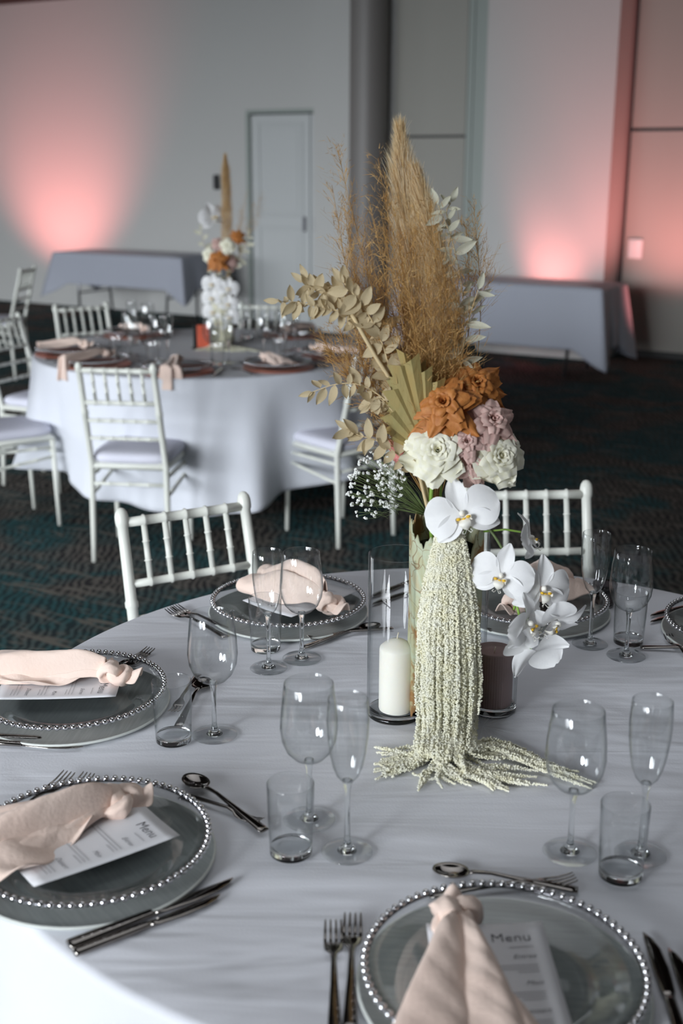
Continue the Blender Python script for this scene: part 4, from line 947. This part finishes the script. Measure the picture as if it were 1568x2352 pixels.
# --- pampas plumes
def plume(lab, path, widths, n, seed, name='pampas_plume', g='pampas plumes'):
    rng = np.random.RandomState(seed); P = smooth_path(path, 40); b0 = P[0]; t = thing(name, lab, 'dried grass', b0)
    A = np.array([tuple(p - b0) for p in P]); MB().tube([Vector(a) for a in A], [.0022 * (1 - .8 * i / 40) for i in range(41)], 6).build('stem', M['drystem'], t)
    for kind, frac, m in (('plumage', .62, M['pampas']), ('plume_tips', .38, M['pampas_tip'])):
        k = int(n * frac); s = rng.uniform(.06, 1, k) ** .85; C = np.stack([np.interp(s * 40, np.arange(41), A[:, j]) for j in range(3)], 1)
        T = np.gradient(A, axis=0); T = np.stack([np.interp(s * 40, np.arange(41), T[:, j]) for j in range(3)], 1); T /= np.linalg.norm(T, axis=1, keepdims=True)
        w = np.interp(s, np.linspace(0, 1, len(widths)), widths); q = rng.uniform(0, 2 * PI, k); O = np.stack([np.cos(q), np.sin(q) * .7, 0 * q], 1)
        rr = w * np.sqrt(rng.uniform(0, 1, k)) * (.75 if kind == 'plumage' else .95)
        st = C + O * rr[:, None] * .8 - T * .02; D = T + O * rng.uniform(.05, .30, k)[:, None] + rng.normal(0, .07, (k, 3))
        Ln = rng.uniform(.022, .060, k) * np.clip(w / .02, .55, 1.15)
        V, F = ribbons(st, D, Ln, rng.uniform(.0005, .0010, k), .10, 3, .12, rng)
        tag(link(kind, mesh_np(kind, V, F, m), t), kind='stuff')
    return t
plume('tall cream tipped pampas plume, the highest tip of the near arrangement', [fp(1000, 1090, .02), fp(975, 900, .03), fp(955, 700, .03), fp(935, 500, .03), fp(922, 360, .03), fp(916, 270, .03)], [.006, .018, .030, .030, .028, .022, .012, .005], 7200, 1)
plume('golden pampas plume leaning right beside the tallest plume', [fp(1015, 1090, .02), fp(1028, 900, .02), fp(1022, 740, .02), fp(1000, 590, .02), fp(968, 450, .02), fp(948, 370, .02)], [.006, .022, .028, .028, .024, .020, .014, .006], 7200, 2)
plume('short pale pampas plume at the right foot of the taller plumes', [fp(1020, 1090, .03), fp(1040, 960, .03), fp(1040, 860, .03), fp(1045, 760, .03), fp(1040, 650, .03)], [.006, .014, .016, .014, .011, .006], 3200, 3)

# --- bronze grass
def fine_grass(lab, root, tips, seed, ntw=120, name='bronze_grass', L0=.085):
    rng = np.random.RandomState(seed); t = thing(name, lab, 'dried grass', root); P_, D_, L_, W_ = [], [], [], []; sm = MB()
    for tp, bend, lo in tips:
        mid = (root + tp) / 2 + V3(*bend); Q = smooth_path([root, root.lerp(mid, .5), mid, mid.lerp(tp, .5) + V3(*bend) * .4, tp], 30); A = np.array([tuple(p - root) for p in Q])
        sm.tube([Vector(a) for a in A], [.0010 * (1 - .7 * i / 30) for i in range(31)], 4)
        k = ntw; s = lo + (1 - lo) * rng.uniform(0, 1, k); T = np.gradient(A, axis=0); C = np.stack([np.interp(s * 30, np.arange(31), A[:, j]) for j in range(3)], 1); T = np.stack([np.interp(s * 30, np.arange(31), T[:, j]) for j in range(3)], 1); T /= np.linalg.norm(T, axis=1, keepdims=True)
        O = rng.normal(0, 1, (k, 3)); O -= T * (O * T).sum(1, keepdims=True); O /= np.linalg.norm(O, axis=1, keepdims=True)
        D = T + O * rng.uniform(.25, 1.0, k)[:, None]; D /= np.linalg.norm(D, axis=1, keepdims=True); Ln = L0 * rng.uniform(.35, 1, k) * (1.15 - .75 * (s - lo) / (1 - lo))
        P_.append(C); D_.append(D); L_.append(Ln); W_.append(np.full(k, .0006))
        for r in range(3):      # finer side branches with seeds
            f = rng.uniform(.25, 1, k); C2 = C + D * (Ln * f)[:, None]; O2 = rng.normal(0, 1, (k, 3)); O2 /= np.linalg.norm(O2, axis=1, keepdims=True)
            P_.append(C2); D_.append(D + O2 * .8); L_.append(Ln * rng.uniform(.12, .40, k)); W_.append(np.full(k, .0006 if r else .0011))
    V, F = ribbons(np.concatenate(P_), np.concatenate(D_), np.concatenate(L_), np.concatenate(W_), .06, 2, .15, rng)
    tag(sm.build('grass_stems', M['grass'], t), kind='stuff'); tag(link('seed_heads', mesh_np('seed_heads', V, F, M['grass']), t), kind='stuff'); return t
rt = fp(1000, 1180, .0)
tips = [(fp(775, 345, .02), (-.01, 0, .02), .50), (fp(762, 425, -.02), (-.02, 0, .0), .50), (fp(800, 520, .04), (-.02, 0, 0), .45), (fp(868, 362, .0), (.0, 0, 0), .50), (fp(884, 400, .05), (0, 0, 0), .45), (fp(850, 470, -.03), (0, 0, 0), .4), (fp(830, 560, .0), (-.01, 0, 0), .4),
        (fp(905, 480, .0), (.0, 0, 0), .4), (fp(935, 470, -.03), (.01, 0, 0), .38), (fp(960, 490, -.035), (.01, 0, 0), .38), (fp(985, 480, -.03), (.015, 0, 0), .38), (fp(1000, 520, -.03), (.02, 0, 0), .36), (fp(1030, 560, -.03), (.02, 0, 0), .36), (fp(1050, 620, -.02), (.015, 0, 0), .36),
        (fp(900, 600, -.04), (0, 0, 0), .3), (fp(930, 590, -.05), (0, 0, 0), .3), (fp(975, 620, -.05), (.01, 0, 0), .3), (fp(1010, 660, -.045), (.01, 0, 0), .3), (fp(870, 640, -.02), (-.01, 0, 0), .3), (fp(840, 680, .02), (-.01, 0, 0), .3), (fp(1040, 720, -.03), (.01, 0, 0), .3), (fp(950, 700, -.055), (0, 0, 0), .28), (fp(990, 720, -.055), (0, 0, 0), .28),
        (fp(780, 760, .0), (-.02, 0, .01), .5), (fp(1070, 520, .02), (.02, 0, -.01), .6), (fp(1088, 480, .03), (.03, 0, -.03), .72),
        (fp(790, 470, .02), (-.02, 0, 0), .4), (fp(815, 600, .03), (-.02, 0, 0), .35), (fp(800, 660, .0), (-.02, 0, 0), .4), (fp(845, 540, .03), (-.01, 0, 0), .3), (fp(880, 520, .02), (0, 0, 0), .3), (fp(860, 700, -.03), (-.01, 0, 0), .25), (fp(890, 740, -.04), (0, 0, 0), .2), (fp(920, 780, -.05), (0, 0, 0), .2), (fp(820, 760, .0), (-.02, 0, 0), .35)]
fine_grass('sheaf of fine bronze feather grass filling the middle of the near arrangement', rt, tips, 5)
fine_grass('thin bronze grass wisps straggling left over the dried leaves', fp(960, 1050, -.02), [(fp(735, 770, -.02), (-.02, 0, .02), .55), (fp(745, 805, .02), (-.01, 0, .01), .55), (fp(790, 850, -.02), (-.01, 0, .01), .5), (fp(860, 900, -.03), (0, 0, 0), .4), (fp(880, 760, -.02), (0, 0, 0), .4), (fp(850, 990, -.02), (-.01, 0, 0), .4)], 6, 60, L0=.06)

# --- dried palm fan
t = thing('palm_fan', 'pleated dried palm leaf fan behind the left white rose', 'dried leaf', fp(985, 1050, -.045)); pb = fp(985, 1050, -.045)
ptips = [(903, 1000), (897, 975), (895, 948), (898, 920), (903, 893), (910, 864), (917, 838), (926, 808), (944, 824), (960, 838), (975, 850), (990, 862), (1004, 874), (1018, 888), (1034, 905), (1048, 925)]
for i, (x, y) in enumerate(ptips):
    tp = fp(x, y, -.062 + .012 * (i % 2) + .02 * abs(i - 8) / 8) - pb; L_ = tp.length; d = tp.normalized(); nx_ = ptips[min(i + 1, 15)]; pv = ptips[max(i - 1, 0)]
    s = (fp(*nx_, 0) - fp(*pv, 0)).normalized(); s = (s - d * s.dot(d)).normalized(); nn = d.cross(s); w = (fp(*nx_, 0) - fp(*pv, 0)).length * .42
    def fn(a, b): u = 2 * a - 1; return d * (L_ * b * (1 - .045 * u * (1 if i < 8 else -1))) + s * (u * (.0008 + w * b)) + nn * (.0075 * b * (1 - abs(u)) * -1)
    solid(MB().grid(fn, 4, 6).build('blade', M['palm'], t, False), .0006)

# --- bleached ruscus
def leafm(m, L, W, seed):
    rng = np.random.RandomState(seed); c = rng.uniform(-.3, .3)
    return MB().grid(lambda a, b: (L * b, W * (2 * a - 1) * math.sin(PI * (b ** .8)) ** .8 * .5, -.12 * W * (1 - abs(2 * a - 1)) + c * L * b * b + .10 * L * math.sin(3 * b + seed)), 4, 6).mesh('leaf', m)
LF = {k: [leafm(M[k], 1, w, s) for s, w in ((1, .50), (2, .56), (3, .44))] for k in ('ruscus', 'ruscus2')}
def branch(lab, path, nl, m='ruscus', L=.024, r=.0012, seed=0, nar=1.0, g='bleached ruscus branches', dens0=.0, spread=1.0, stemmat='drystem', name='ruscus_branch'):
    rng = np.random.RandomState(seed); P = smooth_path(path, 40); b0 = P[0]; t = thing(name, lab, 'dried leaf', b0)
    MB().tube([p - b0 for p in P], [r * (1.2 - .7 * i / 40) for i in range(41)], 6).build('stem', M[stemmat], t)
    nl = int(nl * .92)
    for i in range(nl):
        s = dens0 + (1 - dens0) * (i + .5) / nl; k = min(int(s * 40), 39); T = (P[k + 1] - P[k]).normalized(); side = -1 if i % 2 else 1
        c = P[k] - b0; n_ = V3(0, -1, .25); sd = T.cross(n_).normalized() * side; d = (T * rng.uniform(-.1, 1.0) + sd * rng.uniform(.3, 1.1) * spread + n_ * rng.uniform(-.5, .7) + V3(0, 0, rng.uniform(-.6, .1))).normalized()
        up = (n_ + V3(rng.uniform(-.7, .7), 0, rng.uniform(-.7, .7))).normalized(); y = up.cross(d).normalized(); z = d.cross(y); q = L * rng.uniform(.8, 1.45)
        Rm = Matrix((d * q, y * q * nar, z * q)).transposed().to_4x4(); link('leaf', LF[m][rng.randint(3)], t, mw=Matrix.Translation(c) @ Rm)
    q = L; d = (P[-1] - P[-2]).normalized(); y = V3(0, -1, 0).cross(d).normalized(); z = d.cross(y); link('leaf', LF[m][0], t, mw=Matrix.Translation(P[-1] - b0) @ Matrix((d * q, y * q * .8, z * q)).transposed().to_4x4())
    return t
MB().tube(smooth_path([fp(808, 722, -.05), fp(860, 815, -.045), fp(905, 890, -.04), fp(950, 1010, -.03), fp(985, 1150, -.02)], 20), [.0032] * 21, 8).build('cut_stem', M['drystem'], None)
tag(bpy.data.objects['cut_stem'], 'thick bare cut cream stem rising to the left among the dried leaves', 'stem')
branch('bleached ruscus branch arching far left over the far table', [fp(905, 870, -.02), fp(850, 760, -.03), fp(800, 720, -.035), fp(740, 708, -.04), (fp(690, 695, -.04)), fp(640, 692, -.04)], 34, seed=1, dens0=.25)
branch('second bleached ruscus branch arching left just above the farthest one', [fp(880, 800, -.02), fp(830, 700, -.03), fp(780, 672, -.02), fp(735, 670, -.02), fp(700, 648, -.02)], 30, seed=2, dens0=.2, L=.026)
branch('bleached ruscus branch climbing up left to the grass', [fp(915, 930, -.03), fp(878, 790, -.04), fp(838, 710, -.05), fp(790, 650, -.05)], 26, seed=3, L=.030)
branch('bleached ruscus branch behind the thick cut stem', [fp(920, 960, -.02), fp(892, 850, -.03), fp(875, 775, -.03), fp(868, 740, -.03)], 18, seed=4, L=.030)
branch('bleached ruscus branch reaching left in front of the far chair back', [fp(925, 960, -.03), fp(880, 915, -.04), fp(830, 885, -.04), fp(775, 882, -.04), fp(718, 900, -.04)], 22, seed=5, L=.024)
branch('lowest bleached ruscus branch reaching left above the tiny white flowers', [fp(960, 1085, -.04), fp(915, 1045, -.05), fp(865, 1012, -.05), fp(825, 1000, -.05), fp(800, 985, -.05)], 20, seed=6, L=.025)
branch('short ruscus twig with round leaves between two longer branches', [fp(930, 1000, -.03), fp(905, 950, -.04), fp(870, 915, -.04), fp(850, 930, -.04)], 12, seed=7, L=.022, nar=1.3)
branch('pale sage leaf branch climbing the right side of the plumes', [fp(1050, 960, -.01), fp(1062, 800, .0), (fp(1062, 680, .0)), fp(1040, 560, .0), fp(1005, 470, .0)], 32, 'ruscus2', seed=8, L=.027, nar=.75, g='pale sage leaf branches', stemmat='drystem')
branch('short pale sage leaf sprig farthest right of the plumes', [fp(1058, 830, -.01), fp(1070, 760, -.01), fp(1085, 705, -.01), fp(1098, 665, -.01)], 12, 'ruscus2', seed=9, L=.028, nar=.7, g='pale sage leaf branches')
branch('pale sage leaf sprig crossing the gap right of the plume tips', [fp(1010, 620, .01), fp(1035, 540, .01), fp(1025, 490, .01), fp(1035, 465, .01)], 9, 'ruscus2', seed=10, L=.026, nar=.6, g='pale sage leaf branches')
branch('green rose foliage showing under the pink and white roses', [fp(1070, 1085, .01), fp(1060, 1060, .0), fp(1085, 1080, -.01), fp(1110, 1090, .0)], 7, 'ruscus2', seed=11, L=.022, g='pale sage leaf branches')

# --- baby's breath
rng = np.random.RandomState(9); b0 = fp(985, 1185, .0); t = thing('gypsophila', 'cloud of tiny white gypsophila flowers at the left lip of the vase', 'flower', b0)
fm = []
for s in range(4):
    r_ = np.random.RandomState(s); P = []; m_ = MB()
    for k in range(9):
        v = r_.normal(size=3); v /= np.linalg.norm(v); m_.sphere(tuple(v * .62), .48, 5, 4)
    fm.append(m_.mesh('floret', M['breath']))
st = MB()
for i in range(150):
    x = rng.uniform(0, 1) ** .7; ang = math.radians(rng.uniform(150, 232)); rr = 60 + 120 * x
    px, py = 985 + rr * math.cos(ang) * 1.05, 1150 + rr * math.sin(ang) * .78 - 18
    if py > 1195 or py < 1035: continue
    p = fp(px, py, -.03 + rng.uniform(-.045, .045)); q = .0024 + .0020 * rng.rand() ** 2
    link('floret', fm[rng.randint(4)], t, loc=p - b0, rot=tuple(rng.rand(3) * 6), scale=q)
    mid = (p + b0) / 2 + V3(rng.normal(0, .006), rng.normal(0, .006), .004)
    if i % 3: q0 = p - b0; st.tube([q0, q0 * .86 + V3(rng.normal(0, .003), 0, rng.normal(0, .003)), q0 * .72 + V3(rng.normal(0, .006), 0, rng.normal(0, .006))], [.0003, .0003, .0004], 3)
    else: st.tube(smooth_path([p - b0, mid - b0, V3(0, 0, 0)], 5), [.0003, .0003, .0004, .0006, .0008, .001], 3)
tag(st.build('fine_stems', M['green2'], t), kind='stuff')
stems(['dry straw stem between the tiny white flowers and the green stem', 'second dry straw stem behind the green rose stem', 'dark green leafy stem low in the vase mouth'],
      [[fp(955, 1060, -.03), fp(972, 1130, -.03), fp(988, 1200, -.02), fp(1000, 1300, 0)], [fp(975, 1075, -.01), fp(982, 1130, -.01), fp(992, 1210, 0), fp(1004, 1300, 0)], [fp(1050, 1090, .02), fp(1050, 1150, .02), fp(1040, 1210, .02), fp(1030, 1300, 0)]], .0028, M['drystem'])

# ------------------------------------------------------------------ arrangement on the far table
V2 = V3(-.630, 6.30, 0); SH = V2 - VC
def f2(px, py, dy=0.0): return dp(px, py, V2.y + dy)
index(vase1); dup(vase1, 'bark vase on the far table mostly covered by white orchids', None, (V2.x, V2.y, ZT))
index(amar); dup(amar, 'pale green amaranthus tassels at the foot of the far vase', None, (amar.location.x + SH.x, amar.location.y + SH.y, amar.location.z))
for i, (x, y, lab) in enumerate([(487, 652, 'top left'), (524, 662, 'top right'), (487, 684, 'second left'), (523, 698, 'second right'), (489, 716, 'third left'), (526, 728, 'lowest right'), (500, 742, 'lowest left')]):
    p = f2(x, y, -.09); t = thing('orchid_bloom', 'white orchid bloom on the far vase, ' + lab + ' of the cluster', 'orchid', p, group='white orchids on the far vase'); bloom(t, Matrix.Translation(-p) @ frame(p, (-.1 + .2 * (i % 2), -1, .2), (.1, 0, 1), .056))
p = f2(487, 498, .0); t = thing('lily_bloom', 'white green throated bloom high in the far arrangement left of the brown plume', 'flower', p); bloom(t, Matrix.Translation(-p) @ frame(p, (.5, -.8, .2), (-.3, 0, 1), .075))
GF = 'roses in the far arrangement'
put_rose(rustP, 'rust rose low in the far arrangement above its orchids', f2(500, 600, -.05), (-.2, -1, .3), .052, group=GF)
put_rose(rustP, 'rust rose high right in the far arrangement beside the brown plume', f2(546, 545, .0), (.3, -1, .3), .036, group=GF)
put_rose(whiteP, 'pale yellow white rose in the middle of the far arrangement', f2(522, 566, -.03), (0, -1, .4), .040, group=GF)
put_rose(whiteP, 'pale yellow white rose at the left of the far arrangement', f2(480, 586, -.02), (-.4, -1, .3), .036, group=GF)
put_rose(blushP, 'blush rose behind the white ones of the far arrangement', f2(498, 562, .01), (-.2, -1, .5), .034, group=GF)
put_rose(blushP, 'blush rose at the right of the low rust rose on the far table', f2(532, 604, -.01), (.4, -1, .2), .034, group=GF)
branch('dark leafy twig right of the far roses', [f2(520, 640), f2(545, 600), f2(562, 570), f2(570, 540)], 12, 'ruscus2', seed=21, L=.04, g='twigs in the far arrangement')
branch('pale leafy twig left of the far roses', [f2(500, 640), f2(480, 590), f2(468, 560), f2(462, 530)], 9, 'ruscus2', seed=22, L=.035, g='twigs in the far arrangement')
rngp = plume('tall smooth brown plume standing in the far arrangement', [f2(520, 650, .02), f2(521, 540, .02), f2(520, 450, .02), f2(518, 390, .02), f2(517, 352, .02)], [.03, .040, .038, .034, .026, .014, .004], 5200, 8, g='far plumes')
for ch in rngp.children:
    if 'stem' not in ch.name: ch.data.materials.clear(); ch.data.materials.append(M['grass'] if 'tips' in ch.name else M['pampas'])
fine_grass('wispy bronze grass right of the brown plume in the far arrangement', f2(522, 640, .0), [(f2(566, 440), (.01, 0, 0), .35), (f2(580, 470), (.02, 0, 0), .35), (f2(555, 480), (.01, 0, 0), .35), (f2(600, 450), (.02, 0, 0), .5)], 31, 60, L0=.09)
t = thing('table_number', 'coral and black table number card leaning beside the far vase', 'sign', f2(463, 802, -.16)); t.location.z = TZ + .001; t.rotation_euler = (0, 0, .35)
MB().box((0, 0, .065), (.085, .006, .13), .002).build('backing', M['black'], t, False); MB().box((.008, -.004, .067), (.062, .003, .115), .001).build('coral_face', mat('coral card', (.80, .16, .09), .5), t, False)
MB().box((0, .012, .004), (.09, .05, .008), .002).build('base', M['black'], t, False)
